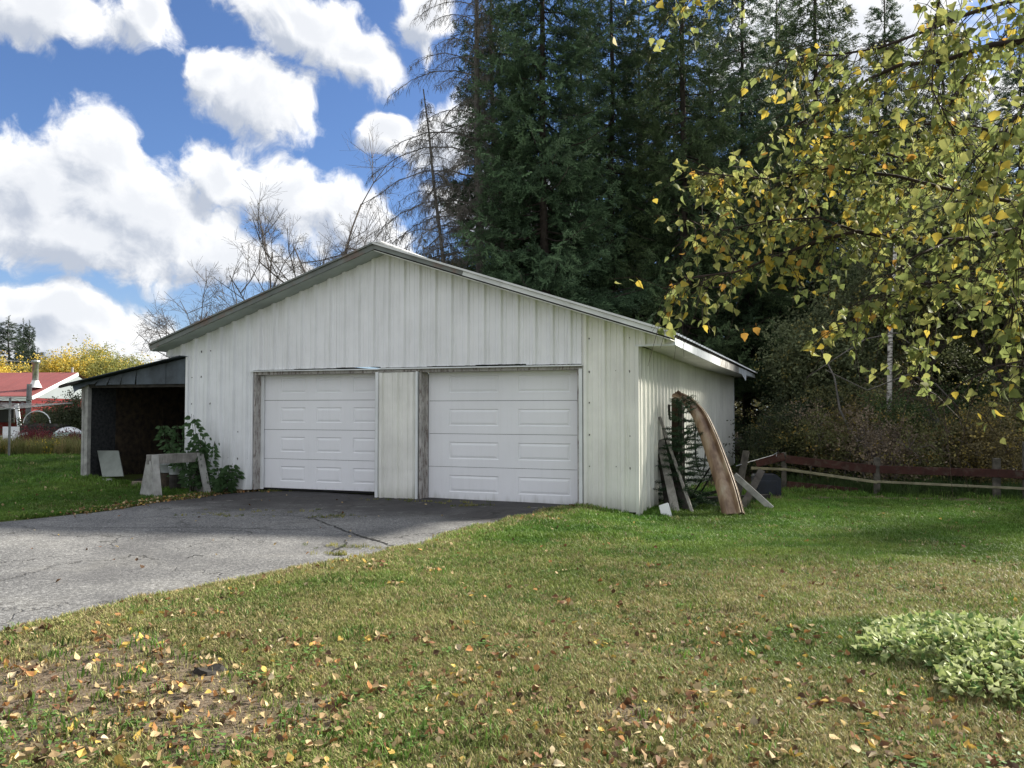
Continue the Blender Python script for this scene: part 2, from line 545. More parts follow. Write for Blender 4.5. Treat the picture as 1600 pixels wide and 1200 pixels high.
def asphalt_mat():
    m = bpy.data.materials.new('worn_asphalt')
    m.use_nodes = True
    T = NT(m.node_tree)
    out = T.n('ShaderNodeOutputMaterial')
    b = T.n('ShaderNodeBsdfPrincipled', ins={'Roughness': .9})
    b.inputs['Specular IOR Level'].default_value = .25
    vec = T.n('ShaderNodeTexCoord').outputs['Object']
    sp = T.n('ShaderNodeSeparateXYZ', ins={0: vec})
    fine = T.n('ShaderNodeTexVoronoi', ins={'Vector': vec, 'Scale': 75.0})
    stones = T.ramp(T.n('ShaderNodeSeparateColor', ins={0: fine.outputs['Color']}).outputs[0], [(.0, .045), (.45, .135), (.8, .26), (1.0, .46)])
    mid = T.noise(vec, 1.1, 7, .62)
    pal = T.ramp(mid.outputs[0], [(.30, (.062, .064, .070)), (.5, (.125, .127, .132)), (.68, (.22, .22, .215))])
    c = T.mix(.5, pal, stones)
    # darker strip in front of the doors: distance from the facade line
    d = T.math('ADD', T.math('MULTIPLY', T.math('SUBTRACT', sp.outputs[0], 1.05), -.3236), T.math('MULTIPLY', T.math('SUBTRACT', sp.outputs[1], 12.0), -.9462))
    dn = T.math('ADD', d, T.math('MULTIPLY', T.math('SUBTRACT', T.noise(vec, .8, 5, .6).outputs[0], .5), 3.4))
    dark = T.smooth(dn, 2.7, 1.0)
    dc = T.mix(T.noise(vec, 3.0, 7, .7).outputs[0], (.022, .022, .025), (.095, .090, .088))
    scr = T.noise(T.n('ShaderNodeMapping', ins={'Vector': vec, 'Scale': (1.0, 3.2, 1), 'Rotation': (0, 0, .35)}).outputs[0], 2.0, 9, .75, 1.2)
    scrape = T.ramp(scr.outputs[0], [(.60, 0.0), (.645, 1.0)])
    dc = T.mix(T.math('MULTIPLY', scrape, .75), dc, (.34, .33, .32))
    c = T.mix(dark, c, dc)
    # faint tyre band and dark patches
    pt = T.ramp(T.noise(vec, .45, 4, .55, .8).outputs[0], [(.50, 0.0), (.66, 1.0)])
    c = T.mix(T.math('MULTIPLY', pt, .45), c, (.05, .05, .056))
    # cracks
    dist = T.noise(vec, 2.0, 5, .6)
    wv = T.n('ShaderNodeVectorMath', operation='SCALE', ins={0: dist.outputs['Color'], 'Scale': .9}).outputs[0]
    wv = T.n('ShaderNodeVectorMath', operation='ADD', ins={0: vec, 1: wv}).outputs[0]
    vo = T.n('ShaderNodeTexVoronoi', feature='DISTANCE_TO_EDGE', ins={'Vector': wv, 'Scale': .62})
    cr = T.ramp(vo.outputs[0], [(0.0, 1.0), (.006, .7), (.015, 0.0)])
    gate = T.ramp(T.noise(vec, .7, 2, .5).outputs[0], [(.42, 0.0), (.52, 1.0)])
    crm = T.math('MULTIPLY', cr, gate)
    c = T.mix(T.math('MULTIPLY', crm, .6), c, (.022, .020, .018))
    vo2 = T.n('ShaderNodeTexVoronoi', feature='DISTANCE_TO_EDGE', ins={'Vector': wv, 'Scale': 2.4})
    cr2 = T.ramp(vo2.outputs[0], [(0.0, 1.0), (.03, 0.0)])
    gate2 = T.ramp(T.noise(vec, 1.1, 2, .5).outputs[0], [(.54, 0.0), (.62, 1.0)])
    c = T.mix(T.math('MULTIPLY', T.math('MULTIPLY', cr2, gate2), .55), c, (.03, .028, .026))
    T.t.links.new(c, b.inputs['Base Color'])
    h = T.math('ADD', T.math('MULTIPLY', fine.outputs['Distance'], -1.0), T.math('MULTIPLY', crm, -3.0))
    bp = T.n('ShaderNodeBump', ins={'Strength': .55, 'Distance': .006, 'Height': h})
    T.t.links.new(bp.outputs[0], b.inputs['Normal'])
    T.t.links.new(b.outputs[0], out.inputs[0])
    return m


M['ground'] = ground_mat()
M['asphalt'] = asphalt_mat()

# ------------------------------------------------------------------ ground & driveway
right_edge = [(-14.5, -3.0), (-9.0, .2), (-5.6, 2.9), (-3.9, 4.35), (-3.25, 4.92), (-3.0, 5.51), (-2.5, 6.37), (-1.55, 7.56), (-.78, 8.84), (-.02, 10.3), (.78, 11.6), (1.10, 12.25)]
left_edge = [(-20, 3.0), (-13.5, 5.4), (-9.6, 7.6), (-7.6, 9.2), (-6.75, 10.17), (-6.35, 11.0), (-5.92, 11.91), (-5.75, 12.6), (-5.55, 13.3), (-5.36, 13.85), (-4.95, 14.15), (-4.70, 14.25)]


def resample(pts, n):
    pts = np.array(pts)
    t = np.arange(len(pts))
    tt = np.linspace(0, len(pts) - 1, n)
    return np.stack([np.interp(tt, t, pts[:, 0]), np.interp(tt, t, pts[:, 1])], 1)


NR = 90
Re, Le = resample(right_edge, NR), resample(left_edge, NR)
wob = np.cumsum(rng.randn(NR)) * .02
wob -= np.linspace(wob[0], wob[-1], NR)
Re[:, 0] += wob * .8 + rng.randn(NR) * .02
Le[:, 1] += wob * .6 + rng.randn(NR) * .02
dpoly = np.concatenate([Re, Le[::-1]])


def in_poly(x, y, poly):
    x = np.asarray(x); y = np.asarray(y)
    ins = np.zeros(x.shape, bool)
    j = len(poly) - 1
    for i in range(len(poly)):
        xi, yi = poly[i]; xj, yj = poly[j]
        c = ((yi > y) != (yj > y)) & (x < (xj - xi) * (y - yi) / (yj - yi + 1e-12) + xi)
        ins ^= c
        j = i
    return ins


def edge_dist(x, y, line):
    x = np.asarray(x)[..., None]; y = np.asarray(y)[..., None]
    best = np.full(x.shape[:-1], 1e9)
    for i in range(len(line) - 1):
        a, b = line[i], line[i + 1]
        d = b - a
        t = np.clip(((x[..., 0] - a[0]) * d[0] + (y[..., 0] - a[1]) * d[1]) / (d @ d + 1e-9), 0, 1)
        best = np.minimum(best, np.hypot(x[..., 0] - a[0] - d[0] * t, y[..., 0] - a[1] - d[1] * t))
    return best


def vnoise(x, y, s, seed=0):
    """cheap smooth noise 0..1 by summed sines"""
    r = np.random.RandomState(seed)
    out = 0
    for _ in range(7):
        a = r.rand() * 6.28; k = s * (0.6 + r.rand() * 1.3); p = r.rand() * 6.28
        out = out + np.sin((x * math.cos(a) + y * math.sin(a)) * k + p)
    return np.clip(.5 + out / 7, 0, 1)


def lawn_cover(x, y):
    """share of grass 0..1: thin over the dirt in the near left and in worn patches"""
    n = vnoise(x, y, 3.2, 3)
    n2 = vnoise(x, y, 9.0, 5)
    c = np.ones_like(x)
    def patch(cx, cy, rx, ry, k):
        d = np.hypot((x - cx) / rx, (y - cy) / ry) + (n - .5) * .9 + (n2 - .5) * .6
        return 1 - k * (1 - smoothstep(.55, 1.05, d))
    c = c * patch(-2.0, 4.3, 1.5, .85, .97) * patch(-2.4, 3.6, 1.6, .7, .9) * patch(-1.1, 3.75, .9, .55, .9)
    c = c * patch(.42, 3.72, .42, .22, .95) * patch(1.0, 4.9, .45, .3, .6) * patch(1.75, 5.5, .7, .4, .55) * patch(.25, 5.2, .3, .2, .3)
    c = c * patch(6.6, 14.3, 2.6, .35, .7) * patch(-.1, 3.3, .5, .2, .6)
    return c


def dry_or_sunlit(x, y):
    n = vnoise(x, y, 2.0, 11); n2 = vnoise(x, y, 6.0, 12)
    base = 1 - smoothstep(4.8, 9.0, y + (n - .5) * 2.5)
    base = base * (0.55 + .55 * n) + .25 * (n2 - .5)
    e = edge_dist(x, y, Re)
    base = base + .5 * (1 - smoothstep(0.1, 1.1, e + n * .4))
    d = np.hypot((x - 3.6) / 2.2, (y - 6.7) / .8)  # pale band of sunlight on the right lawn, put into the grass colour
    base = base + .4 * (1 - smoothstep(.5, 1.1, d))
    return np.clip(base, 0, 1)


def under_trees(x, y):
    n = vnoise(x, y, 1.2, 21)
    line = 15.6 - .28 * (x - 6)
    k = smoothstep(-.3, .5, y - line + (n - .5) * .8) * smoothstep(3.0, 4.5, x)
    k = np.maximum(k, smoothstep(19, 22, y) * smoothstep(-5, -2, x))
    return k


def make_ground():
    def axis(lo, hi, c0, c1, step, grow=1.35):
        core = list(np.arange(c0, c1 + 1e-6, step))
        d, p = step, c1
        while p < hi:
            d *= grow; p += d; core.append(p)
        d, p = step, c0
        while p > lo:
            d *= grow; p -= d; core.insert(0, p)
        return np.array(core)
    xs = axis(-900, 900, -10, 10, .16)
    ys = axis(-400, 1500, 2.5, 18, .16)
    X, Y = np.meshgrid(xs, ys)
    Z = ground_z(X, Y)
    e = np.minimum(edge_dist(X, Y, Re), edge_dist(X, Y, Le))
    ins = in_poly(X, Y, dpoly)
    Z = Z + np.where(ins, -.035, np.where(e < .25, .004, .018)) + rng.randn(*X.shape) * .004 * (~ins)
    v = np.stack([X, Y, Z], -1).reshape(-1, 3)
    ny, nx = X.shape
    idx = np.arange(nx * ny).reshape(ny, nx)
    f = np.stack([idx[:-1, :-1], idx[:-1, 1:], idx[1:, 1:], idx[1:, :-1]], -1).reshape(-1, 4)
    me = bpy.data.meshes.new('ground')
    me.from_pydata(v.tolist(), [], f.tolist())
    me.polygons.foreach_set('use_smooth', [True] * len(me.polygons))
    me.materials.append(M['ground'])
    at = me.attributes.new('lawn', 'FLOAT_COLOR', 'POINT')
    col = np.zeros((len(v), 4), np.float32)
    col[:, 0] = lawn_cover(v[:, 0], v[:, 1]) * (1 - .35 * dry_or_sunlit(v[:, 0], v[:, 1]))
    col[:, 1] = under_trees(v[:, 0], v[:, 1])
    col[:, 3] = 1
    at.data.foreach_set('color', col.ravel())
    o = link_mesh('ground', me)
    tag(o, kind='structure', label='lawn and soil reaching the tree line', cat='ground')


make_ground()


def make_driveway():
    n = 46
    vs = []
    for i in range(NR):
        for k in range(n):
            t = k / (n - 1)
            p = Re[i] * (1 - t) + Le[i] * t
            z = gz(p[0], p[1]) + .006
            edge = min(t, 1 - t)
            z -= .02 * max(0, 1 - edge * 30)
            z += .006 * math.sin(p[0] * 3 + p[1]) * math.sin(p[1] * 2.1)
            # heaved lip where the old slab has lifted near the right door
            d = math.hypot((p[0] - .0) / 1.0, (p[1] - 11.2) / .5)
            z += .03 * max(0, 1 - d)
            vs.append((p[0], p[1], z))
    fs = []
    for i in range(NR - 1):
        for k in range(n - 1):
            a = i * n + k
            fs.append((a, a + n, a + n + 1, a + 1))
    mb = MB().add(vs, fs)
    o = mb.build('driveway', M['asphalt'], smooth=True)
    tag(o, kind='structure', label='cracked grey asphalt driveway leading to the garage doors', cat='driveway')
    # open cracks with soil in them
    for pts, w in (([(528, 826), (545, 832), (560, 838), (580, 843), (600, 850), (612, 855), (630, 862)], .035),
                   ([(470, 806), (500, 815), (520, 822), (534, 828)], .02),
                   ([(0, 822), (110, 826), (220, 826), (330, 825), (440, 829), (520, 826)], .014),
                   ([(515, 868), (520, 862), (540, 853), (538, 845)], .022),
                   ([(290, 875), (305, 869), (325, 872)], .016)):
        mb = MB()
        P3 = [GP(u, v, .0125) for u, v in pts]
        fine = []
        for a, b in zip(P3[:-1], P3[1:]):
            for q in range(6): fine.append(a.lerp(b, q / 6) + Vector((random.uniform(-.02, .02), random.uniform(-.02, .02), 0)))
        fine.append(P3[-1])
        for i, p in enumerate(fine):
            ww = w * (.4 + random.random()) * (math.sin(math.pi * (i + .5) / len(fine)) ** .4)
            fine[i] = (p, ww)
        vs = []; fs = []
        for i, (p, ww) in enumerate(fine):
            q = fine[min(i + 1, len(fine) - 1)][0] - fine[max(i - 1, 0)][0]
            nn = Vector((-q.y, q.x, 0)).normalized()
            vs += [p + nn * ww * .5, p - nn * ww * .5]
            if i: fs.append((2 * i - 2, 2 * i - 1, 2 * i + 1, 2 * i))
        o = mb.add(vs, fs).build('crack', M['dark_gap'])
        o.parent = bpy.data.objects['driveway']


make_driveway()


# ------------------------------------------------------------------ scatter (instances on points, one object each)
GN_CACHE = {}


def gn_group(key, meshes):
    if key in GN_CACHE: return GN_CACHE[key]
    g = bpy.data.node_groups.new('scatter_' + key, 'GeometryNodeTree')
    g.interface.new_socket('Geometry', in_out='INPUT', socket_type='NodeSocketGeometry')
    g.interface.new_socket('Geometry', in_out='OUTPUT', socket_type='NodeSocketGeometry')
    N = g.nodes; L = g.links
    gi = N.new('NodeGroupInput'); go = N.new('NodeGroupOutput')
    join = N.new('GeometryNodeJoinGeometry')
    for i, me in reversed(list(enumerate(meshes))):
        o = bpy.data.objects.new('source_' + key, me)
        oi = N.new('GeometryNodeObjectInfo')
        oi.inputs[0].default_value = o
        oi.inputs['As Instance'].default_value = True
        L.new(oi.outputs['Geometry'], join.inputs[0])
    iop = N.new('GeometryNodeInstanceOnPoints')
    iop.inputs['Pick Instance'].default_value = True

    def attr(nm, typ):
        a = N.new('GeometryNodeInputNamedAttribute')
        a.data_type = typ
        a.inputs[0].default_value = nm
        return a.outputs[0]
    e2r = N.new('FunctionNodeEulerToRotation')
    L.new(attr('rot', 'FLOAT_VECTOR'), e2r.inputs[0])
    L.new(e2r.outputs[0], iop.inputs['Rotation'])
    L.new(attr('scl', 'FLOAT_VECTOR'), iop.inputs['Scale'])
    L.new(attr('idx', 'INT'), iop.inputs['Instance Index'])
    L.new(gi.outputs[0], iop.inputs['Points'])
    L.new(join.outputs[0], iop.inputs['Instance'])
    L.new(iop.outputs[0], go.inputs[0])
    GN_CACHE[key] = g
    return g


def points_mesh(name, pts, rot, scl, tint, nsrc):
    pts = np.asarray(pts, np.float32)
    n = len(pts)
    me = bpy.data.meshes.new(name)
    me.vertices.add(n)
    me.vertices.foreach_set('co', pts.ravel())
    def put(nm, typ, arr, field):
        a = me.attributes.new(nm, typ, 'POINT')
        a.data.foreach_set(field, np.ascontiguousarray(arr).ravel())
    scl = np.asarray(scl, np.float32)
    if scl.ndim == 1: scl = np.repeat(scl[:, None], 3, 1)
    put('rot', 'FLOAT_VECTOR', np.asarray(rot, np.float32), 'vector')
    put('scl', 'FLOAT_VECTOR', scl, 'vector')
    t = np.ones((n, 4), np.float32); t[:, :3] = tint
    put('tint', 'FLOAT_COLOR', t, 'color')
    put('idx', 'INT', rng.randint(0, nsrc, n).astype(np.int32), 'value')
    return me


def scatter_obj(name, me, key, meshes, parent=None, label=None, cat=None, group=None, kind='stuff'):
    o = bpy.data.objects.new(name, me)
    COL.objects.link(o)
    if parent is not None: o.parent = parent
    md = o.modifiers.new('scatter', 'NODES')
    md.node_group = gn_group(key, meshes)
    return tag(o, label, cat, group, kind)


def eul(dirs, roll=None):
    """euler that points local +Z along dirs, with a random roll"""
    dirs = np.asarray(dirs, float)
    d = dirs / (np.linalg.norm(dirs, axis=1, keepdims=True) + 1e-9)
    # R = Rz(az) * Ry(tilt) * Rz(roll) -> build the matrix, take XYZ euler
    tilt = np.arccos(np.clip(d[:, 2], -1, 1)); az = np.arctan2(d[:, 1], d[:, 0])
    if roll is None: roll = rng.rand(len(d)) * 6.283
    ca, sa, ct, st, cr, sr = np.cos(az), np.sin(az), np.cos(tilt), np.sin(tilt), np.cos(roll), np.sin(roll)
    m00 = ca * ct * cr - sa * sr; m10 = sa * ct * cr + ca * sr; m20 = -st * cr
    m21 = st * sr; m22 = ct
    ry = -np.arcsin(np.clip(m20, -1, 1))
    rx = np.arctan2(m21, m22)
    rz = np.arctan2(m10, m00)
    return np.stack([rx, ry, rz], 1)


# ---- source meshes
def src_sprig(seed):
    r = np.random.RandomState(seed)
    mb = MB()
    twigs = [((0, 0, 0), (0, 0, .30))]
    for k in range(5):
        z = .03 + .05 * k
        sgn = 1 if k % 2 else -1
        l = .15 * (1 - k * .13)
        twigs.append(((0, 0, z), (sgn * l * .75, r.uniform(-.03, .03), z + l * .75)))
    for a, b in twigs:
        a, b = Vector(a), Vector(b)
        d = b - a
        nn = max(6, int(d.length / .015))
        dn = d.normalized()
        for i in range(nn):
            p = a + d * ((i + .3) / nn)
            ang = r.rand() * 6.28
            side = dn.orthogonal().normalized()
            side.rotate(Matrix.Rotation(ang, 3, dn))
            tip = p + side * .034 + dn * .034
            w = side.cross(dn).normalized() * .0105
            mb.add([p - w, p + w, tip], [(0, 1, 2)])
    return mb.mesh('spruce_sprig', M['needle'])


def leaf_shape(mb, o, dirv, upv, L, W, fold=.25, curl=.2, mi=0):
    """ovate pointed leaf with a folded midrib, 8 triangles"""
    o, d, up = Vector(o), Vector(dirv).normalized(), Vector(upv)
    s = d.cross(up).normalized()
    n = s.cross(d).normalized()
    prof = [(0, 0), (.16, .36), (.36, .5), (.62, .34), (.82, .14), (1, 0)]
    vs = []
    for (t, w) in prof:
        c = o + d * (t * L) - n * (curl * L * t * t)
        if w == 0: vs.append(c)
        else: vs += [c + s * w * W + n * fold * w * W, c, c - s * w * W + n * fold * w * W]
    fs = [(0, 2, 1), (0, 3, 2)]
    for i in range(3):
        a = 1 + 3 * i
        fs += [(a, a + 1, a + 4, a + 3), (a + 1, a + 2, a + 5, a + 4)]
    a = 10
    fs += [(a, a + 1, 13), (a + 1, a + 2, 13)]
    mb.add(vs, fs, mi)


def src_leafcluster(seed, n=9, L=.055):
    r = np.random.RandomState(seed)
    mb = MB()
    for _ in range(n):
        p = r.uniform(-.09, .09, 3)
        d = r.randn(3); d[2] -= .4
        leaf_shape(mb, p, d, r.randn(3) + (0, 0, 1.0), L * r.uniform(.7, 1.2), L * .75, .2, .2)
    return mb.mesh('leaf_cluster', M['leafy'])


def src_tuft(seed, n=16, h=.05, spread=.045, mname='grassy', lean=.5, w=.0032):
    r = np.random.RandomState(seed)
    mb = MB()
    for _ in range(n):
        a = r.rand() * 6.28; rr = spread * math.sqrt(r.rand())
        b = Vector((math.cos(a) * rr, math.sin(a) * rr, -.004))
        hh = h * r.uniform(.5, 1.25)
        a2 = r.rand() * 6.28
        ld = Vector((math.cos(a2), math.sin(a2), 0))
        s = Vector((-ld.y, ld.x, 0)) * w
        l = lean * r.uniform(.2, 1.2)
        m_ = b + ld * hh * l * .35 + Vector((0, 0, hh * .6))
        t = b + ld * hh * l + Vector((0, 0, hh * (1 - .3 * l)))
        mb.add([b - s, b + s, m_ + s * .75, m_ - s * .75, t], [(0, 1, 2, 3), (3, 2, 4)])
    return mb.mesh('grass_tuft', M[mname])


def src_dryleaf(seed, m=None, L=.05):
    r = np.random.RandomState(seed)
    mb = MB()
    leaf_shape(mb, (-.5 * L, 0, .006), (1, 0, .08), (0, 0, 1), L, L * .85, r.uniform(-.2, .8), r.uniform(-.5, .7))
    # stalk
    mb.add([(-.5 * L, .0006, .006), (-.5 * L, -.0006, .006), (-.82 * L, 0, .012)], [(0, 1, 2)])
    return mb.mesh('dry_leaf', m or M['litter'])


SPRIG = [src_sprig(1), src_sprig(2)]
LEAFC = [src_leafcluster(3), src_leafcluster(4)]
TUFT = [src_tuft(5), src_tuft(6), src_tuft(7, 12, .06, .05)]
TALL = [src_tuft(8, 26, .5, .16, 'grassy', .45, .006), src_tuft(9, 22, .4, .14, 'grassy', .6, .006)]
DRY = [src_dryleaf(k) for k in (10, 11, 12, 13)]


def src_crumb(seed):
    r = np.random.RandomState(seed)
    v = [Vector(p) * r.uniform(.7, 1.3) for p in ((1, 0, 0), (0, 1, 0), (-1, 0, 0), (0, -1, 0), (0, 0, .8), (0, 0, -.6))]
    return MB().add([p * .5 for p in v], [(0, 1, 4), (1, 2, 4), (2, 3, 4), (3, 0, 4), (1, 0, 5), (2, 1, 5), (3, 2, 5), (0, 3, 5)]).mesh('crumb', M['litter'])


CRUMB = [src_crumb(1), src_crumb(2)]


# ------------------------------------------------------------------ garage
A2 = np.array([-4.71, 13.97]); B2 = np.array([1.05, 12.0])
E2 = (B2 - A2) / np.linalg.norm(B2 - A2)              # along the facade, to the right
D2 = np.array([.384, .923]); D2 = D2 / np.linalg.norm(D2)   # along the side wall, away from us
E3 = Vector((E2[0], E2[1], 0)); D3 = Vector((D2[0], D2[1], 0))
NF = Vector((E2[1], -E2[0], 0))                        # facade normal, towards us
if NF.y > 0: NF = -NF
NS = Vector((D2[1], -D2[0], 0))                        # side wall normal, to the right
UP = Vector((0, 0, 1))
S0, S1, PEAK, ZP, SLOPE, LEN = -1.47, 7.0, 2.68, 4.17, .335, 12.2
E0, E1 = -1.97, 7.55                                   # ends of the boxed eaves
RECESS = .20


def W(s, t=0.0, z=0.0, off=0.0):
    return Vector((A2[0], A2[1], 0)) + E3 * s + D3 * t + UP * z + NF * off


def zroof(s): return ZP - SLOPE * abs(s - PEAK)


garage = empty('garage', W(2.7, 0, 0), 0, 'long white ribbed metal garage with two white sectional doors and low gable roof', 'garage')


def ribbed(o, U, Nrm, width, v0, v1, V=UP, rib=.29, phase=.5, h=.046, extra=(), minor=True):
    """ribbed metal sheet: runs along U from o, ribs along V between v0(x) and v1(x)"""
    o, U, Nrm, V = Vector(o), Vector(U), Vector(Nrm), Vector(V)
    xs = {0.0: 0.0, width: 0.0}
    k = -1
    while True:
        c = (k + phase) * rib
        k += 1
        if c > width + .1: break
        pts = [(c - .046, 0), (c - .021, h), (c + .021, h), (c + .046, 0)]
        if minor:
            for q in (1 / 3, 2 / 3):
                cc = c + rib * q
                pts += [(cc - .012, 0), (cc - .006, .008), (cc + .006, .008), (cc + .012, 0)]
        for x, d in pts:
            if 0.001 < x < width - .001: xs[round(x, 4)] = d
    for x in extra: xs.setdefault(x, np.interp(x, *zip(*sorted(xs.items()))))
    it = sorted(xs.items())
    mb = MB()
    vs = []
    for x, d in it:
        p = o + U * x + Nrm * d
        vs += [p + V * v0(x), p + V * v1(x)]
    fs = [(2 * i, 2 * i + 2, 2 * i + 3, 2 * i + 1) for i in range(len(it) - 1)]
    return mb.add(vs, fs)


def facade_sheet(s0, s1, z0, z1=None, m='panel_gable', off=0.0, phase=None, jz0=0, name='wall_panel'):
    ph = .5 if phase is None else phase
    ph = (ph - s0 / .29) % 1.0
    ex = (PEAK - s0,) if s0 < PEAK < s1 else ()
    top = (lambda x: zroof(s0 + x)) if z1 is None else (lambda x: z1)
    mb = ribbed(W(s0, 0, 0, off), E3, NF, s1 - s0, lambda x: z0 + jz0, top, phase=ph, extra=ex)
    return mb.build(name, M[m], garage)


# left part of the facade
facade_sheet(E0, S0, 2.50, None, 'panel_left')
facade_sheet(S0, -.60, .06, None, 'panel_left')
facade_sheet(-.60, 0.0, .05, None, 'panel_left', off=.003)
# gable above the doors
gs = [0.0, .87, 1.74, 2.61, 3.48, 4.35, 5.22, 6.13]
for i in range(7):
    facade_sheet(gs[i], gs[i + 1], 2.215 + .008 * ((i * 7) % 3), None, 'panel_gable', off=.012 + .003 * (i % 2))
# right part
facade_sheet(6.13, 6.62, -.06, None, 'panel_right', phase=.35)
facade_sheet(6.62, S1, -.06, None, 'panel_right', off=.003, phase=.35)
facade_sheet(S1, E1, 2.48, None, 'panel_right', off=.004)
# clad pier between the doors
facade_sheet(2.56, 3.30, .50, 2.13, 'panel_right', off=.02, phase=.1)
facade_sheet(2.56, 3.30, -.02, .52, 'panel_right', off=.016, phase=.1)


def bar(name, a, b, w, h, m, up=UP, parent=garage, bev=.0):
    return MB().beam(a, b, w, h, up, bev=bev).build(name, m if not isinstance(m, str) else M[m], parent)


bar('corner_trim', W(S1, 0, -.14, .015), W(S1, 0, 2.47, .015), .05, .05, 'panel_right', NF)
bar('corner_trim', W(S0, 0, .05, .015), W(S0, 0, 2.49, .015), .05, .045, 'panel_left', NF)
# trims at the pier and door openings
bar('pier_trim', W(2.555, 0, -.02, .03), W(2.555, 0, 2.14, .03), .05, .045, 'trim_white', NF)
bar('pier_trim', W(3.305, 0, -.04, .03), W(3.305, 0, 2.14, .03), .03, .045, 'trim_white', NF)
bar('opening_trim', W(6.115, 0, -.05, .02), W(6.115, 0, 2.14, .02), .055, .03, 'trim_white', NF)
bar('seam_gap', W(6.155, 0, -.05, .004), W(6.155, 0, 2.2, .004), .018, .012, 'dark_gap', NF)
bar('opening_trim', W(.0, 0, .06, .018), W(.0, 0, 2.14, .018), .02, .035, 'panel_left', NF)
# wooden lintel with flashing over the doors
bar('lintel', W(-.02, .10, 2.165), W(6.13, .10, 2.165), .20, .07, 'peeling_wood')
bar('flashing', W(-.03, 0, 2.195, .03), W(2.6, 0, 2.19, .03), .07, .018, 'trim_white')
bar('flashing', W(2.6, 0, 2.195, .035), W(6.15, 0, 2.19, .035), .07, .02, 'trim_white')
bar('pier_head_board', W(2.54, 0, 2.158, .015), W(3.34, 0, 2.158, .015), .03, .035, 'peeling_wood')
# jambs (wood, seen on the left side of each opening)
def jamb(s, z0, d=RECESS + .06, flip=1):
    return MB().box(W(s, -.0, z0, -.002), E3 * .035 * flip, D3 * d, UP * (2.13 - z0), bev=.003).build('door_jamb', M['peeling_wood'], garage)
jamb(.012, .05); jamb(3.325, -.03); jamb(2.53, -.02, flip=-1); jamb(6.09, -.03, flip=-1)
MB().box(W(.047, RECESS - .05, .05), E3 * .06, D3 * .03, UP * 2.07, bev=.003).build('door_stop', M['trim_white'], garage)
MB().box(W(3.36, RECESS - .05, -.03), E3 * .045, D3 * .03, UP * 2.15, bev=.003).build('door_stop', M['peeling_wood'], garage)
MB().box(W(2.58, .03, -.02), E3 * .71, D3 * .16, UP * 2.1).build('pier_core', M['dark_wood'], garage)


def garage_door(s0, s1, zb, ncol, c0, cw, gap, ztop=2.20):
    d = link_mesh('garage_door', MB().box(W(s0, RECESS + .035, zb), E3 * (s1 - s0), D3 * .03, UP * (ztop - zb)).mesh('garage_door', M['dark_gap']), garage)
    nsec = 4
    hs = (ztop - zb) / nsec
    for k in range(nsec):
        z0 = zb + k * hs + .003; z1 = zb + (k + 1) * hs - .004
        mb = MB()
        xb = [s0]
        cols = []
        for c in range(ncol):
            a = c0 + c * (cw + gap)
            cols.append((a, a + cw)); xb += [a, a + cw]
        xb.append(s1)
        pz0 = z0 + hs * .24; pz1 = z1 - hs * .24
        zb_ = [z0, pz0, pz1, z1]
        tilt = .0015 * k
        def pt(s, z, off): return W(s, RECESS + .03, z) + NF * (off + tilt)
        F_ = .030
        for i in range(len(xb) - 1):
            for j in range(3):
                if j == 1 and i % 2 == 1: continue
                mb.quad(pt(xb[i], zb_[j], F_), pt(xb[i + 1], zb_[j], F_), pt(xb[i + 1], zb_[j + 1], F_), pt(xb[i], zb_[j + 1], F_))
        for (a, b) in cols:
            rings = [(0, F_), (.010, F_ - .011), (.020, F_ - .011), (.052, F_ - .001)]
            for (i0, o0), (i1, o1) in zip(rings[:-1], rings[1:]):
                q0 = [pt(a + i0, pz0 + i0, o0), pt(b - i0, pz0 + i0, o0), pt(b - i0, pz1 - i0, o0), pt(a + i0, pz1 - i0, o0)]
                q1 = [pt(a + i1, pz0 + i1, o1), pt(b - i1, pz0 + i1, o1), pt(b - i1, pz1 - i1, o1), pt(a + i1, pz1 - i1, o1)]
                for e in range(4):
                    mb.quad(q0[e], q0[(e + 1) % 4], q1[(e + 1) % 4], q1[e])
            i1, o1 = rings[-1]
            mb.quad(pt(a + i1, pz0 + i1, o1), pt(b - i1, pz0 + i1, o1), pt(b - i1, pz1 - i1, o1), pt(a + i1, pz1 - i1, o1))
        # edges of the section
        c = [(s0, z0), (s1, z0), (s1, z1), (s0, z1)]
        for e in range(4):
            (a, z), (b, zz) = c[e], c[(e + 1) % 4]
            mb.quad(pt(a, z, F_), pt(a, z, 0), pt(b, zz, 0), pt(b, zz, F_))
        mb.build('door_section', M['door'], d)
    MB().box(W(s0, RECESS + .01, zb - .035), E3 * (s1 - s0), D3 * .03, UP * .03).build('bottom_seal', M['dark_gap'], d)
    return d


garage_door(.06, 2.53, .075, 3, .44, .52, .23)
garage_door(3.40, 6.10, -.01, 2, 3.78, .88, .34)

# side wall sheets, back wall and left wall
def side_sheet(t0, t1, z0, m='panel_side', s=S1, N=NS, z1=2.50):
    ribbed(W(s, t0, 0), D3, N, t1 - t0, lambda x: z0, lambda x: z1, phase=(.5 - t0 / .29) % 1, h=.030).build('wall_panel', M[m], garage)
ts = np.linspace(0.02, LEN, 15)
for i in range(14):
    side_sheet(ts[i], ts[i + 1], -.19 if i < 1 else -.14 - .01 * (i % 2))
for i in range(14):
    side_sheet(ts[i], ts[i + 1], 0, s=S0, N=-NS, m='panel_left')
back = MB()
back.add([W(S0, LEN, 0), W(S1, LEN, -.2), W(S1, LEN, zroof(S1)), W(PEAK, LEN, ZP), W(S0, LEN, zroof(S0))], [(0, 1, 2, 3, 4)])
back.build('back_wall', M['panel_side'], garage)
bar('corner_trim', W(S1 + .01, LEN, -.1), W(S1 + .01, LEN, 2.47), .07, .05, 'trim_white', NF)
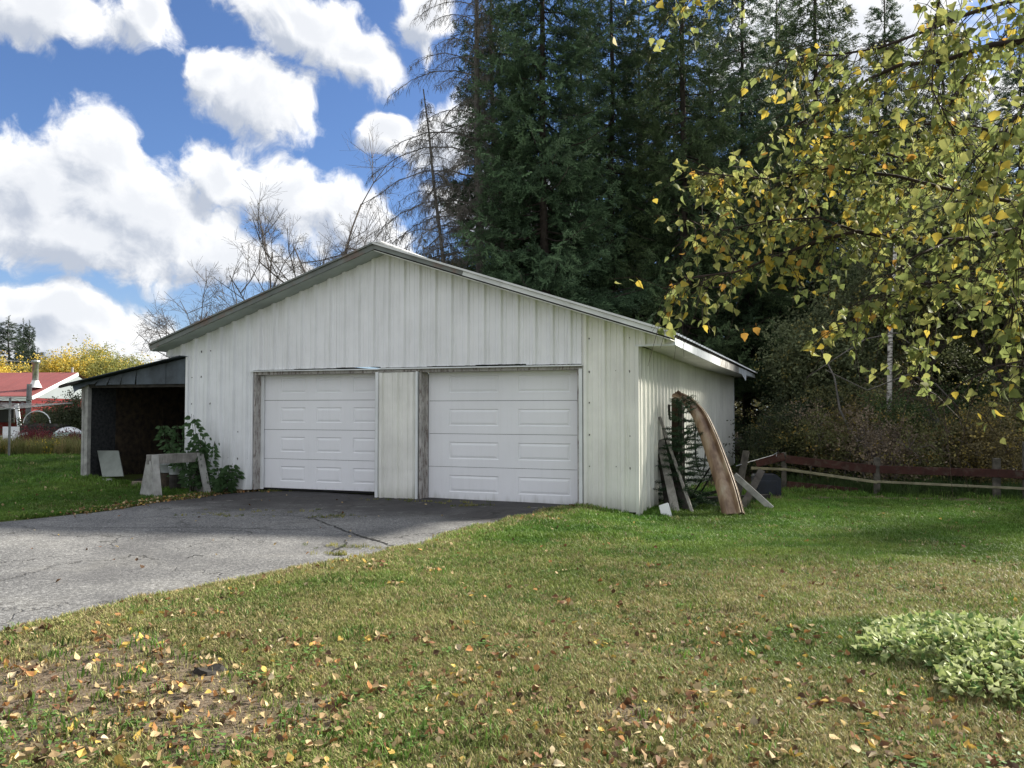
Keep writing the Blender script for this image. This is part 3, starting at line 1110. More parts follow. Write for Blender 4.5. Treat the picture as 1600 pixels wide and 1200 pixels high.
# boxed eave on the right: soffit, end return, fascia boards, the last one loose
MB().box(W(S1 - .5, LEN + .01, 2.485), E3 * (E1 - S1 + .5), D3 * .86, UP * .012).build('rear_soffit', M['soffit_white'], garage)
soff = MB()
nb = 24
for i in range(nb):
    t0, t1 = LEN * i / nb, LEN * (i + 1) / nb
    sag = -.05 * math.sin(math.pi * (t0 + t1) / 2 / LEN) - .03
    def sg(t): return -.06 * math.sin(math.pi * t / LEN) ** 1.0
    MB().box(W(S1 + .01, t0 + .004, 2.485 + sg(t0)), E3 * (E1 - S1 - .01), D3 * (t1 - t0 - .008) + UP * (sg(t1) - sg(t0)), UP * .012).build('soffit_board', M['soffit_white'], garage)
bar('soffit_return_trim', W(S1 - .02, 0, 2.475, .02), W(E1, 0, 2.475, .02), .04, .03, 'trim_white')
bar('ledger_gap', W(S1 + .03, .1, 2.478), W(S1 + .03, LEN, 2.478), .03, .014, 'dark_gap')


def sg(t): return -.06 * math.sin(math.pi * min(max(t, 0), LEN) / LEN)


fb_ = [(-.02, 2.1, 'fascia', 0), (2.1, 5.0, 'fascia', 0), (5.0, 8.6, 'fascia_worn', -.015), (8.6, 10.3, 'fascia', 0), (10.3, LEN + .9, 'fascia', 0)]
for (a, b, mm, d) in fb_:
    za, zb = 2.47 + sg(a), 2.47 + sg(b)
    MB().box(W(E1, a + .01, za), NS * .025, D3 * (b - a - .02) + UP * (zb - za), UP * .165).build('fascia_board', M[mm], garage)
# torn fascia flap
MB().add([W(E1 + .03, 9.2, 2.42), W(E1 + .03, 10.3, 2.60), W(E1 + .06, 10.0, 2.36), W(E1 + .10, 9.5, 2.25)], [(0, 1, 2), (0, 2, 3)]).build('loose_flashing', M['fascia'], garage)

# roof: ribbed sheets on both slopes, ribs run down the slope
RO = .10
sl = Vector((E3.x, E3.y, -SLOPE)); sr_len = sl.length
slope_r = sl / sr_len
slope_l = Vector((-E3.x, -E3.y, -SLOPE)) / sr_len
OVF, OVB = -.36, LEN + .95
for side, sv_, end in (('r', slope_r, E1 + .07 - PEAK), ('l', slope_l, PEAK - E0 + .03)):
    top = W(PEAK, OVF, ZP + RO)
    nrm = Vector((0, 0, 1)) - sv_ * sv_.z
    nrm.normalize()
    L_ = end * sr_len
    n_s = 14
    wd = (OVB - OVF) / n_s
    for i in range(n_s):
        o = top + D3 * (wd * i)
        mb = ribbed(o, D3, nrm, wd, lambda x: 0.0, lambda x: L_ + .012 * math.sin(i * 3.1), V=sv_, rib=.29, phase=(.5 - wd * i / .29) % 1, h=.03, minor=False)
        mb.build('roof_sheet', M['roof_metal'], garage)
    # underlay so that the roof has thickness
    MB().box(top - nrm * .05, D3 * (OVB - OVF), sv_ * (L_ - .03), nrm * .045).build('roof_deck', M['dark_wood'], garage)
bar('ridge_cap', W(PEAK, OVF - .01, ZP + RO + .035), W(PEAK, OVB, ZP + RO + .035), .30, .012, 'roof_metal')
# rake trims and rake soffits
def slope_pt(s, t, dz): return W(s, t, zroof(s) + dz)
seg = [E0 - .03, -.9, .6, PEAK]
for a, b in zip(seg[:-1], seg[1:]):
    bar('rake_trim', slope_pt(a, OVF - .015, .045), slope_pt(b, OVF - .015, .045), .02, .085, 'rake_trim')
    bar('rake_edge', slope_pt(a, OVF - .035, .105), slope_pt(b, OVF - .035, .105), .035, .028, 'rake_trim')
segr = [PEAK, 4.3, 5.9, E1 + .08]
for i, (a, b) in enumerate(zip(segr[:-1], segr[1:])):
    mm = 'rake_trim' if i == 0 else 'rake_trim_clean'
    bar('rake_trim', slope_pt(a, OVF - .015, .055), slope_pt(b, OVF - .015, .055), .02, .065, mm)
    bar('rake_edge', slope_pt(a, OVF - .035, .112), slope_pt(b, OVF - .035, .112), .04, .03, 'rake_trim_clean')
for a, b in ((E0 - .02, PEAK), (PEAK, E1 + .02)):
    d = slope_pt(b, OVF, -.01) - slope_pt(a, OVF, -.01)
    MB().box(slope_pt(a, OVF, -.012), d, D3 * (-OVF - .012), UP * .012).build('rake_soffit', M['soffit_green'] if a < 0 else M['soffit_white'], garage)
# left eave underside and its gutter-like end
MB().box(W(E0, .0, 2.50), E3 * (S0 - E0), D3 * LEN, UP * .012).build('left_soffit', M['soffit_green'], garage)
bar('left_fascia', W(E0 - .01, 0, 2.56), W(E0 - .01, LEN, 2.56), .02, .12, 'rake_trim')

# screws, joined (tiny and past telling apart)
mb = MB()
for row_z, s_a, s_b, zf in ((2.38, 0, 6.1, .03), (3.25, .9, 4.6, .03)):
    s = s_a + .145
    while s < s_b:
        if random.random() < .8:
            z = row_z + random.uniform(-.015, .015)
            if z < zroof(s) - .1:
                mb.tube([W(s, 0, z, zf - .02), W(s, 0, z, zf - .006)], .0085, 6)
        s += .29
for (sa, sb) in ((S0, 0), (6.15, S1)):
    for row_z in (.12, .62, 1.1, 1.6, 2.1, 2.6):
        s = sa + .1
        while s < sb:
            if random.random() < .55:
                mb.tube([W(s, 0, row_z + random.uniform(-.04, .04), -.004), W(s, 0, row_z, .010)], .009, 6)
            s += .21
for z in (.05, .42, 1.7, 2.07):
    for s in (2.66, 2.9, 3.2): mb.tube([W(s, 0, z, .01), W(s, 0, z, .028)], .007, 6)
for row_z in (.55, 1.35):
    t = .12
    while t < 8:
        p = W(S1, t, row_z)
        mb.tube([p - NS * .002, p + NS * .01], .008, 6)
        t += .29
tag(mb.build('screws', M['screw'], garage), kind='stuff')

# ------------------------------------------------------------------ lean-to shed on the left
shed = empty('lean_to_shed', W(-2.8, .2, gz(*W(-2.8, .2)[:2])), 0, 'open fronted grey metal lean-to shed attached to the left side of the white garage', 'shed')
SW = -3.98
def zshed(s): return 2.47 + (s - S0) * .175
for i, (a, b) in enumerate(((-1.97, -1.47), (-2.32, -1.97), (-2.68, -2.32), (-3.02, -2.68), (-3.32, -3.02), (-3.60, -3.32), (-3.86, -3.60))):
    lean = .03 * max(0, i - 2)
    mb = MB()
    off = .02 + .006 * (i % 2)
    zb = 1.985 + (0 if i < 3 else random.uniform(-.012, .02))
    n_ = 4
    vs = []
    for k in range(n_ + 1):
        s = a + (b - a) * k / n_
        bulge = .012 * math.sin(math.pi * k / n_)
        vs += [W(s - lean, 0, zb, off + bulge + .015 * lean * 10), W(s, 0, zshed(s) + (.0 if i else -.0), off + bulge)]
    mb.add(vs, [(2 * k, 2 * k + 2, 2 * k + 3, 2 * k + 1) for k in range(n_)])
    mb.build('header_sheet', M['grey_metal'], shed)
# bent end piece
MB().add([W(-3.86, 0, 2.0, .03), W(-3.86, 0, 2.06, .03), W(-4.02, -.02, 2.02, .05), W(-4.02, -.02, 1.93, .06), W(-4.18, -.05, 1.98, .08), W(-4.10, -.05, 1.84, .10)],
         [(0, 3, 2, 1), (3, 5, 4, 2)]).build('bent_sheet', M['grey_metal'], shed)
# roof
rt = MB()
for i in range(10):
    t0, t1 = -.18 + i * .5, -.18 + (i + 1) * .5
    a, b = -1.5, -4.42
    MB().box(W(a, t0, zshed(a) + .03 + (.004 if i % 2 else 0)), (W(b, t0, zshed(b) + .03) - W(a, t0, zshed(a) + .03)), D3 * .5, UP * .014).build('roof_sheet', M['grey_metal'], shed)
bar('rafter', W(-1.5, .06, zshed(-1.5) - .03), W(-4.3, .06, zshed(-4.3) - .03), .05, .10, 'dark_wood', parent=shed)
bar('rafter', W(-1.5, 2.4, zshed(-1.5) - .03), W(-4.3, 2.4, zshed(-4.3) - .03), .05, .10, 'dark_wood', parent=shed)
MB().box(W(-4.45, -.2, zshed(-4.45) - .02), E3 * .5 + UP * .09, D3 * .05, UP * .05).build('eave_board', M['dark_wood'], shed)
zl = .12
bar('post', W(SW, .06, zl - .05), W(SW, .06, 1.99), .09, .09, 'grey_wood_pale', NF, shed, .004)
bar('post', W(SW - .07, .03, zl - .05), W(SW - .07, .03, 1.55), .055, .05, 'grey_wood_pale', NF, shed, .003)
bar('post', W(SW - .075, .03, 1.50), W(SW - .075, .03, 2.0), .06, .06, 'grey_wood', NF, shed, .003)
MB().box(W(-3.9, .02, 1.93), E3 * 2.42, D3 * .04, UP * .09).build('header_beam', M['dark_wood'], shed)
# left wall (boards), back wall, gable infill
for i in range(8):
    t0 = .1 + i * .6
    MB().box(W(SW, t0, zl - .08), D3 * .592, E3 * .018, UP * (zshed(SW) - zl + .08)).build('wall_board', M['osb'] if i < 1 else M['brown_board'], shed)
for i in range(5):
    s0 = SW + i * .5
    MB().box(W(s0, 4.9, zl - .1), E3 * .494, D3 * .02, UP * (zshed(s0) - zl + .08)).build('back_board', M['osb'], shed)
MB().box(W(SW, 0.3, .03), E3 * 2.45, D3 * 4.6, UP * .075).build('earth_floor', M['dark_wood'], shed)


def loose(name, build, m, label, cat, group=None, smooth=False):
    mb = MB(); build(mb)
    me = mb.mesh(name, M[m] if isinstance(m, str) else m, smooth)
    # origin at base
    n = len(me.vertices)
    co = np.empty(n * 3); me.vertices.foreach_get('co', co); co = co.reshape(-1, 3)
    c = Vector((co[:, 0].mean(), co[:, 1].mean(), co[:, 2].min()))
    me.transform(Matrix.Translation(-c))
    o = bpy.data.objects.new(name, me); COL.objects.link(o); o.location = c
    return tag(o, label, cat, group)


# dim clutter inside the shed
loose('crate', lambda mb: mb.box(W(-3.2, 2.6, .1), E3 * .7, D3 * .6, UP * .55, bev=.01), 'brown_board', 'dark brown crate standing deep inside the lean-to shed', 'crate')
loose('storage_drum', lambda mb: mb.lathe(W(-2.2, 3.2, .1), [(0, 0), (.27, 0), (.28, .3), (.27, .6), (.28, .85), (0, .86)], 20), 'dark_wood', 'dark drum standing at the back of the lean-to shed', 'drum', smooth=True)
# grey panel leaning inside the opening
g0 = GP(162, 748)
pa, pb = P(160, 745, 15.05), P(193, 744, 14.90)
pc, pd = P(185, 704, 15.35), P(152, 704, 15.5)
nn = (pb - pa).cross(pd - pa).normalized() * .02
loose('grey_board', lambda mb: mb.add([pa, pb, pc, pd, pa - nn, pb - nn, pc - nn, pd - nn], [(0, 1, 2, 3), (7, 6, 5, 4), (0, 4, 5, 1), (1, 5, 6, 2), (2, 6, 7, 3), (3, 7, 4, 0)]),
      'grey_panel', 'square grey green board leaning in the left of the shed opening', 'board')


def wood_block(u, v, w, h, Y, label, m='grey_wood_pale', d=.12, rz=.3):
    p = P(u, v, Y)
    o = loose('wood_block', lambda mb: mb.box((-w / 2, 0, 0), (w, 0, 0), (0, d, 0), (0, 0, h), bev=.006), m, label, 'wood block')
    o.location = (p.x, p.y, gz(p.x, p.y) + .005); o.rotation_euler = (0, 0, rz)
    return o


M['old_rail'] = mat('pale_old_rail', (.26, .24, .16), .85, .2, 6, bump=.3)
M['fresh_wood'] = mat('pale_tan_wood', (.30, .25, .19), .8, .15, 8)
wood_block(168, 747, .16, .05, 14.9, 'small pale block under the leaning grey board', 'grey_wood_pale')
wood_block(220, 752, .30, .10, 14.6, 'tan wood block lying left of the sawhorse', 'fresh_wood')
wood_block(281, 751, .22, .06, 14.65, 'low tan wood block between the sawhorse ends', 'fresh_wood')


# buckets
def bucket(u, v, Y, r, h, label):
    p = P(u, v, Y)
    t = empty('bucket', p, 0, label, 'bucket')
    MB().lathe(p, [(0, 0), (r * .85, 0), (r * .88, .005), (r, h), (r + .008, h), (r + .008, h - .012), (r + .001, h - .014), (r - .004, h), (r * .86, .01), (0, .01)], 24).build('shell', M['tin_white'], t, True)
    a = [p + Vector((math.cos(q) * (r + .006), -.01 - .5 * r * abs(math.sin(q)), h - .03 - math.sin(q) * .05)) for q in np.linspace(0, math.pi, 9)]
    MB().tube(a, .003, 4).build('handle', M['wire'], t)


stand_z = gz(-5.9, 14.4)
pt_ = P(262, 738, 14.5)
loose('log_stand', lambda mb: mb.lathe((pt_.x, pt_.y, stand_z - .02), [(0, 0), (.12, 0), (.11, pt_.z - stand_z + .01), (0, pt_.z - stand_z + .012)], 14), 'brown_board', 'short log stump under the left pale bucket', 'stump')
bucket(262, 738, 14.5, .14, .17, 'left pale metal bucket behind the sawhorse, on a short log')
pt2 = P(274, 741, 14.35)
loose('log_stand', lambda mb: mb.lathe((pt2.x, pt2.y, stand_z - .02), [(0, 0), (.10, 0), (.10, pt2.z - stand_z + .01), (0, pt2.z - stand_z + .012)], 14), 'dark_wood', 'dark block under the right pale bucket', 'block')
bucket(274, 741, 14.35, .12, .15, 'right pale bucket with a rim, behind the sawhorse')


# sawhorse: beam on two splayed wedge ends
def sawhorse():
    L = P(234, 718, 13.20); Rr = P(314, 714, 13.95)
    pl = GP(245, 768); pr = GP(314, 762)
    dz0 = gz(pl.x, pl.y); dz1 = gz(pr.x, pr.y)
    d = (Rr - L); d.z = 0; dn = d.normalized(); side = Vector((-dn.y, dn.x, 0))
    t = empty('sawhorse', (L + Rr) / 2 - UP * ((L.z + Rr.z) / 2 - (dz0 + dz1) / 2), 0, 'weathered grey timber sawhorse on the grass before the shed opening', 'sawhorse')
    MB().beam(L - dn * .04, Rr + dn * .02, .10, .165, UP, bev=.006).build('top_beam', M['grey_wood'], t)
    def leg(c, sgn, zg, w=.045, along=0):
        top = c + UP * .07
        foot = Vector((c.x, c.y, zg)) + side * (sgn * .25) + dn * along
        MB().beam(foot, top + side * sgn * .045, w, .12, dn, bev=.004).build('leg', M['grey_wood_pale' if sgn < 0 else 'grey_wood'], t)
    for c, al, zg in ((L + dn * .06, -.03, dz0), (Rr - dn * .05, .05, dz1)):
        leg(c, -1, zg, along=al); leg(c, 1, zg, along=al)
    # solid wedge sides
    for c, off, zg, mm in ((L + dn * .0, -.035, dz0, 'grey_wood_pale'), (Rr - dn * .0, .02, dz1, 'grey_wood')):
        o = c + dn * off
        a = [o - side * .06 + UP * -.02, o + side * .06 + UP * -.02,
             Vector((o.x, o.y, zg)) + side * .27, Vector((o.x, o.y, zg)) - side * .27]
        th = dn * .022
        b = [p + th for p in a]
        MB().add(a + b, [(0, 1, 2, 3), (7, 6, 5, 4), (0, 4, 5, 1), (1, 5, 6, 2), (2, 6, 7, 3), (3, 7, 4, 0)]).build('end_board', M[mm], t)
sawhorse()

# black tub by the jamb
p = GP(370, 766)
loose('black_tub', lambda mb: mb.box(p - Vector((.16, -.05, 0)), E3 * .30, D3 * .2, UP * .14, bev=.02), 'blue_plastic', 'small black tub on the ground beside the left door jamb', 'tub')

# ------------------------------------------------------------------ things against the side wall
def plank(name, a, b, w, th, m, label, cat='plank', up=NS, group=None):
    o = loose(name, lambda mb: mb.beam(a, b, w, th, up, bev=.004), m, label, cat, group)
    return o


def wall_pt(u, v, off=.03):
    k = (u - 800) / 1200
    C = A2 + E2 * S1
    t = (k * C[1] - C[0]) / (D2[0] - k * D2[1])
    p = C + D2 * t
    return P(u, v, p[1]) + NS * off


def gp2(u, v, dz=0.02): return GP(u, v, dz)


plank('dark_plank', gp2(1046, 797), wall_pt(1029, 700), .14, .02, 'dark_wood', 'short dark board leaning closest to the garage corner', up=D3)
plank('weathered_plank', gp2(1056, 803), wall_pt(1029, 688), .13, .04, 'grey_wood', 'broad grey plank leaning on the side wall behind the small white block', up=D3)
plank('long_pole', gp2(1082, 803), wall_pt(1028, 652), .045, .045, 'grey_wood', 'longest thin grey pole leaning on the side wall left of the young spruce', 'pole', up=D3)
plank('dark_plank', gp2(1072, 800), wall_pt(1036, 690), .10, .025, 'dark_wood', 'dark board leaning between the grey plank and the long pole', up=D3)
plank('dark_plank', gp2(1066, 798), wall_pt(1033, 665), .05, .03, 'dark_wood', 'narrow dark strip leaning behind the long grey pole', up=D3)
plank('thin_plank', gp2(1050, 770, .1), wall_pt(1041, 632), .08, .02, 'dark_wood', 'thin dark strip standing behind the young spruce', up=D3)
p = GP(1043, 810)
loose('white_block', lambda mb: mb.beam(p, P(1037, 788, p.y + .1), .15, .05, D3, bev=.005), 'white_plain', 'small white block tilted on the grass beside the garage corner', 'block')
plank('grey_board', gp2(1206, 797), P(1147, 742, 12.9), .10, .035, 'grey_wood_pale', 'grey board propped behind the curved hull, its foot in the lawn', up=D3)
plank('dark_post', gp2(1150, 790), P(1166, 705, 13.4), .11, .07, 'post_wood', 'dark stub of timber standing behind the foot of the curved hull', 'post', up=D3)
plank('fallen_log', gp2(1090, 790, .08), gp2(1200, 783, .06), .13, .12, 'dark_wood', 'dark rotten log lying behind the foot of the curved hull', 'log', up=UP)
plank('rotten_board', gp2(1060, 787, .06), P(1135, 765, 13.0), .16, .05, 'dark_wood', 'dark rotten board lying against the log under the young spruce', 'board', up=UP)
plank('broken_board', gp2(1160, 797, .03), P(1190, 735, 13.6), .12, .03, 'dark_wood', 'dark broken board leaning back behind the propped grey board', 'board', up=D3)


def hull():
    px = [(1054, 617, 13.15, .07), (1066, 621, 13.0, .09), (1080, 632, 12.85, .115), (1094, 650, 12.72, .14), (1106, 676, 12.55, .155), (1117, 706, 12.4, .165),
          (1128, 738, 12.22, .175), (1138, 770, 12.0, .18), (1147, 806, 11.80, .185)]
    C = [P(u, v, Y) for u, v, Y, w in px]
    Wd = [w for *_, w in px]
    Wd = [w * .86 for w in Wd]
    # resample smoothly
    def cr(a, b, c, d, t): return .5 * ((2 * b) + (-a + c) * t + (2 * a - 5 * b + 4 * c - d) * t * t + (-a + 3 * b - 3 * c + d) * t ** 3)
    pts, ws = [], []
    for i in range(len(C) - 1):
        a, b, c, d = C[max(i - 1, 0)], C[i], C[i + 1], C[min(i + 2, len(C) - 1)]
        for q in range(5):
            pts.append(cr(a, b, c, d, q / 5)); ws.append(Wd[i] + (Wd[i + 1] - Wd[i]) * q / 5)
    pts.append(C[-1]); ws.append(Wd[-1])
    t = empty('curved_hull', (pts[-1].x, pts[-1].y, gz(pts[-1].x, pts[-1].y)), 0, 'arched brown ribbed boat hull piece propped against the right side wall', 'boat part')
    # cross-section: rounded back with ridges, outward = away from the arch centre
    prof = [(-1, -.55), (-1.0, -.1), (-.92, .25), (-.70, .48), (-.40, .58), (-.12, .60), (.08, .56), (.14, .80), (.24, .80), (.29, .48), (.44, .46), (.50, .72), (.58, .70), (.63, .36), (.74, .32), (.79, .54), (.87, .48), (.92, .10), (1.0, -.15), (1.0, -.5), (.9, -.5), (.85, -.1), (.5, .28), (0, .42), (-.5, .36), (-.88, -.02), (-.9, -.55)]
    vs, fs = [], []
    n = len(prof)
    cen = P(1062, 800, 12.9)
    for i, p in enumerate(pts):
        d = (pts[min(i + 1, len(pts) - 1)] - pts[max(i - 1, 0)]).normalized()
        out = (p - cen); out = (out - d * out.dot(d)).normalized()
        out = (out + Vector((.0, -.55, .15))).normalized(); out = (out - d * out.dot(d)).normalized()
        sd_ = d.cross(out).normalized()
        if sd_.x < 0: sd_ = -sd_
        for (a, b) in prof:
            vs.append(p + sd_ * (a * ws[i]) + out * (b * ws[i] * .85 + (max(0, b) * ws[i] * .25 if a > .12 else 0)))
    for i in range(len(pts) - 1):
        for k in range(n):
            fs.append((i * n + k, i * n + (k + 1) % n, (i + 1) * n + (k + 1) % n, (i + 1) * n + k))
    fs.append(tuple(range(n))); fs.append(tuple((len(pts) - 1) * n + k for k in range(n))[::-1])
    hb = MB().add(vs, fs)
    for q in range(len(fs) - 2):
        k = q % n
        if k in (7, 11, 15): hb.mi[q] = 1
        elif k in (9, 10, 13, 14): hb.mi[q] = 2  # ridge tops pale, groove floors and left flanks dark brown
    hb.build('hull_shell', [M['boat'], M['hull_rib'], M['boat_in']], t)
    a = P(1055, 622, 13.15)
    foot = Vector((a.x + .02, a.y + .15, gz(a.x, a.y)))
    MB().beam(foot, a, .11, .10, D3, bev=.006).build('upright_timber', M['boat_in'], t)
    MB().beam(foot + Vector((.12, .05, 0)), a + Vector((.10, .02, -.06)), .06, .09, D3, bev=.006).build('upright_timber', M['post_wood'], t)
    MB().tube([P(1059, 612, 13.1), P(1064, 616, 13.05)], .03, 8).build('top_knob', M['boat_in'], t)


hull()
# cable and rods hanging inside the arch
loose('hanging_cable', lambda mb: mb.tube([P(1088, 642, 12.9), P(1086, 680, 12.95), P(1087, 715, 13.0), P(1092, 737, 13.0), P(1098, 742, 13.0), P(1101, 725, 12.95), P(1103, 690, 12.8), P(1102, 668, 12.6)], .012, 6),
      'rod', 'dark cable hanging in a loop inside the arch of the hull', 'cable', smooth=True)
loose('metal_rod', lambda mb: mb.tube([gp2(1072, 790), P(1115, 722, 12.6)], .014, 6), 'rod', 'dark rod crossing the lower left of the hull arch', 'rod')
loose('metal_rod', lambda mb: mb.tube([gp2(1082, 793), P(1118, 731, 12.4)], .014, 6), 'rod', 'dark rod crossing below the first rod, touching the hull edge', 'rod')
loose('wire', lambda mb: mb.tube([P(1150, 728, 13.2), P(1180, 719, 13.6), P(1208, 711, 14), P(1214, 707, 14), P(1213, 713, 14)], .006, 5), 'wire', 'thin bent wire sticking out towards the fence', 'wire')
bp_ = GP(1201, 777)


def blue_bin():
    t = empty('blue_bin', bp_, 0.15, 'dark blue plastic bin on the grass between the hull and the fence', 'bin')
    mb = MB()
    w, h = .24, .42
    prof = [(-w, 0), (w, 0), (w, h - .08), (w - .08, h), (-w + .03, h), (-w, h - .03)]
    f = [bp_ + Vector((x, 0, z)) for x, z in prof]; b = [q + Vector((.02, .34, 0)) for q in f]
    n = len(prof)
    mb.add(f + b, [tuple(range(n)), tuple(range(n, 2 * n))[::-1]] + [(i, i + n, (i + 1) % n + n, (i + 1) % n) for i in range(n)])
    mb.build('bin_body', M['blue_plastic'], t)
    MB().box(bp_ + Vector((-w + .03, -.015, .05)), (2 * w - .10, 0, 0), (0, .016, 0), (0, 0, .26), bev=.008).build('bin_face', M['blue_plastic'], t)
blue_bin()


# ------------------------------------------------------------------ fence
fence = empty('rail_fence', GP(1370, 770), 0, 'low broken rail fence with worn red boards and one pale rail at the wood edge', 'fence')
def fpt(u, v):
    Y = np.interp(u, [1165, 1225, 1370, 1557, 1640], [16.6, 16.1, 15.0, 14.2, 13.7])
    return P(u, v, Y)
for (u, vb, vt, w) in ((1225, 762, 707, .10), (1370, 771, 715, .115), (1557, 780, 716, .12), (1604, 782, 690, .12)):
    b = fpt(u, vb); b.z = gz(b.x, b.y) - .05
    bar('post', b, fpt(u, vt), w, w * .9, 'post_wood', NF, fence, .008)
for (a, b, h, m) in (((1180, 724), (1224, 713), .16, 'red_fence'), ((1226, 717), (1366, 733), .16, 'red_fence'), ((1372, 733), (1556, 739), .15, 'red_fence'), ((1556, 739), (1640, 744), .15, 'red_fence'),
                     ((1172, 731), (1226, 733), .055, 'old_rail'), ((1226, 733), (1368, 753), .055, 'old_rail'), ((1368, 752), (1557, 761), .045, 'old_rail'), ((1557, 761), (1640, 765), .045, 'old_rail'),
                     ((1228, 757), (1338, 768), .15, 'red_fence')):
    pa, pb = fpt(*a) + Vector((0, -.07, 0)), fpt(*b) + Vector((0, -.07, 0))
    bar('rail', pa, pb, .025, h, m, UP, fence, .004)


# ------------------------------------------------------------------ tree generators
def spruce_data(seed, H, Rb, z0=1.0, dens=1.0, dead_below=0.0, tint=((.026, .052, .032), (.095, .140, .085))):
    r = np.random.RandomState(seed)
    trunk = MB()
    zs = np.linspace(0, H, 9)
    wob = np.cumsum(r.randn(9, 2) * .05, 0)
    trad = H * .0085
    tp = [Vector((wob[i, 0], wob[i, 1], zs[i])) for i in range(9)]
    trunk.tube(tp, [trad * (1 - zs[i] / H * .95) + .01 for i in range(9)], 8)
    limbs = MB()
    P_, D_, S_, C_ = [], [], [], []
    z = z0
    k = 0
    clump = r.rand(40) * 6.28
    while z < H * .985:
        f = z / H
        reach = Rb * (1 - f) ** .75 * (.55 + .45 * min(1, (z + 1.5) / (H * .25)))
        nb = 1 if f > .9 else 2
        for _ in range(nb):
            az = k * 2.399 + r.uniform(-.5, .5); k += 1
            L = reach * r.uniform(.6, 1.12) * (1 + .18 * math.sin(az * 2 + clump[int(f * 39)]))
            if L < .15: continue
            base = Vector((np.interp(z, zs, wob[:, 0]), np.interp(z, zs, wob[:, 1]), z))
            h = Vector((math.cos(az), math.sin(az), 0))
            sag = L * r.uniform(.16, .36) * (1 - f * .9)
            def bp(t): return base + h * (L * t) + UP * (-sag * math.sin(t * 2.3) * 1.0 + L * .12 * t * t * t + (.25 * L * t if f > .8 else 0))
            pts = [bp(t) for t in (0, .3, .6, .85, 1)]
            rad = .012 + .010 * L
            limbs.tube(pts, [rad, rad * .75, rad * .5, rad * .3, rad * .12], 3, cap=False)
            if z < dead_below and r.rand() < .7: 
                for _q in range(4):
                    t = r.uniform(.3, 1); p0 = bp(t)
                    dd = Vector((r.randn(), r.randn(), -.6 * r.rand())).normalized() * L * .3
                    limbs.tube([p0, p0 + dd * .5, p0 + dd + UP * -.05], [.006, .004, .002], 3, cap=False)
                continue
            side = Vector((-h.y, h.x, 0))
            n_sb = max(4, int(L * 7.6))
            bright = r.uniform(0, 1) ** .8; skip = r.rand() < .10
            if skip: continue
            for q in range(n_sb):
                t = .07 + .93 * (q + r.rand()) / n_sb
                p0 = bp(min(t, 1))
                sl_ = L * .34 * (1.08 - t) + .16
                sg_ = 1 if q % 2 else -1
                dirb = (h * .75 + side * sg_ * .75 + UP * r.uniform(-.65, .05)).normalized()
                ns = max(2, int(sl_ / .125 * dens))
                for w_ in range(ns):
                    tt = (w_ + .3) / ns
                    p1 = p0 + dirb * (sl_ * tt) - UP * (.30 * sl_ * tt * tt)
                    d = dirb * .8 + side * r.uniform(-.5, .5) + UP * r.uniform(-.65, .35) + h * .25
                    P_.append(p1); D_.append(d); S_.append(r.uniform(.9, 1.5))
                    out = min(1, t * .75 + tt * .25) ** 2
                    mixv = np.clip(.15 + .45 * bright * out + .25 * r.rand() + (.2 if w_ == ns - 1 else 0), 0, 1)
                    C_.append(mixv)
            for w_ in range(4):
                P_.append(bp(.9 + .1 * w_ / 3)); D_.append(h + UP * r.uniform(.0, .7)); S_.append(1.0); C_.append(.6)
        z += r.uniform(.10, .20) * (1.0 if H > 12 else .7) * (H / 20) ** .5
    for w_ in range(8):
        P_.append(Vector((wob[-1, 0], wob[-1, 1], H - .1 * w_))); D_.append(Vector((r.randn() * .3, r.randn() * .3, 1))); S_.append(1); C_.append(.5)
    P_ = np.array([tuple(p) for p in P_]); D_ = np.array([tuple(p) for p in D_]); C_ = np.array(C_)[:, None]
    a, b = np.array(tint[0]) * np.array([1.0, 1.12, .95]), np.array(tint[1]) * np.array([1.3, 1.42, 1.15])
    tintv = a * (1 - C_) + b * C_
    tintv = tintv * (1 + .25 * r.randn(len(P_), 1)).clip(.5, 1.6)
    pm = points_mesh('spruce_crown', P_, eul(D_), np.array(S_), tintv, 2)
    return trunk.mesh('spruce_trunk', M['bark'], True), limbs.mesh('spruce_limbs', M['bark']), pm


def put_spruce(data, x, y, h_scale, rz, label, group, w_scale=None, cat='spruce tree', tilt=(0, 0)):
    w = w_scale or h_scale
    t = empty('spruce_tree', (x, y, gz(x, y) - .1), rz, label, cat, group)
    t.scale = (w, w, h_scale)
    t.rotation_euler = (tilt[0], tilt[1], rz)
    a = bpy.data.objects.new('trunk', data[0]); COL.objects.link(a); a.parent = t
    b = bpy.data.objects.new('limbs', data[1]); COL.objects.link(b); b.parent = t
    tag(b, kind='stuff')
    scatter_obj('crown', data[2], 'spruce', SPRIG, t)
    return t


def ux(u, Y): return (u - 800) / 1200 * Y


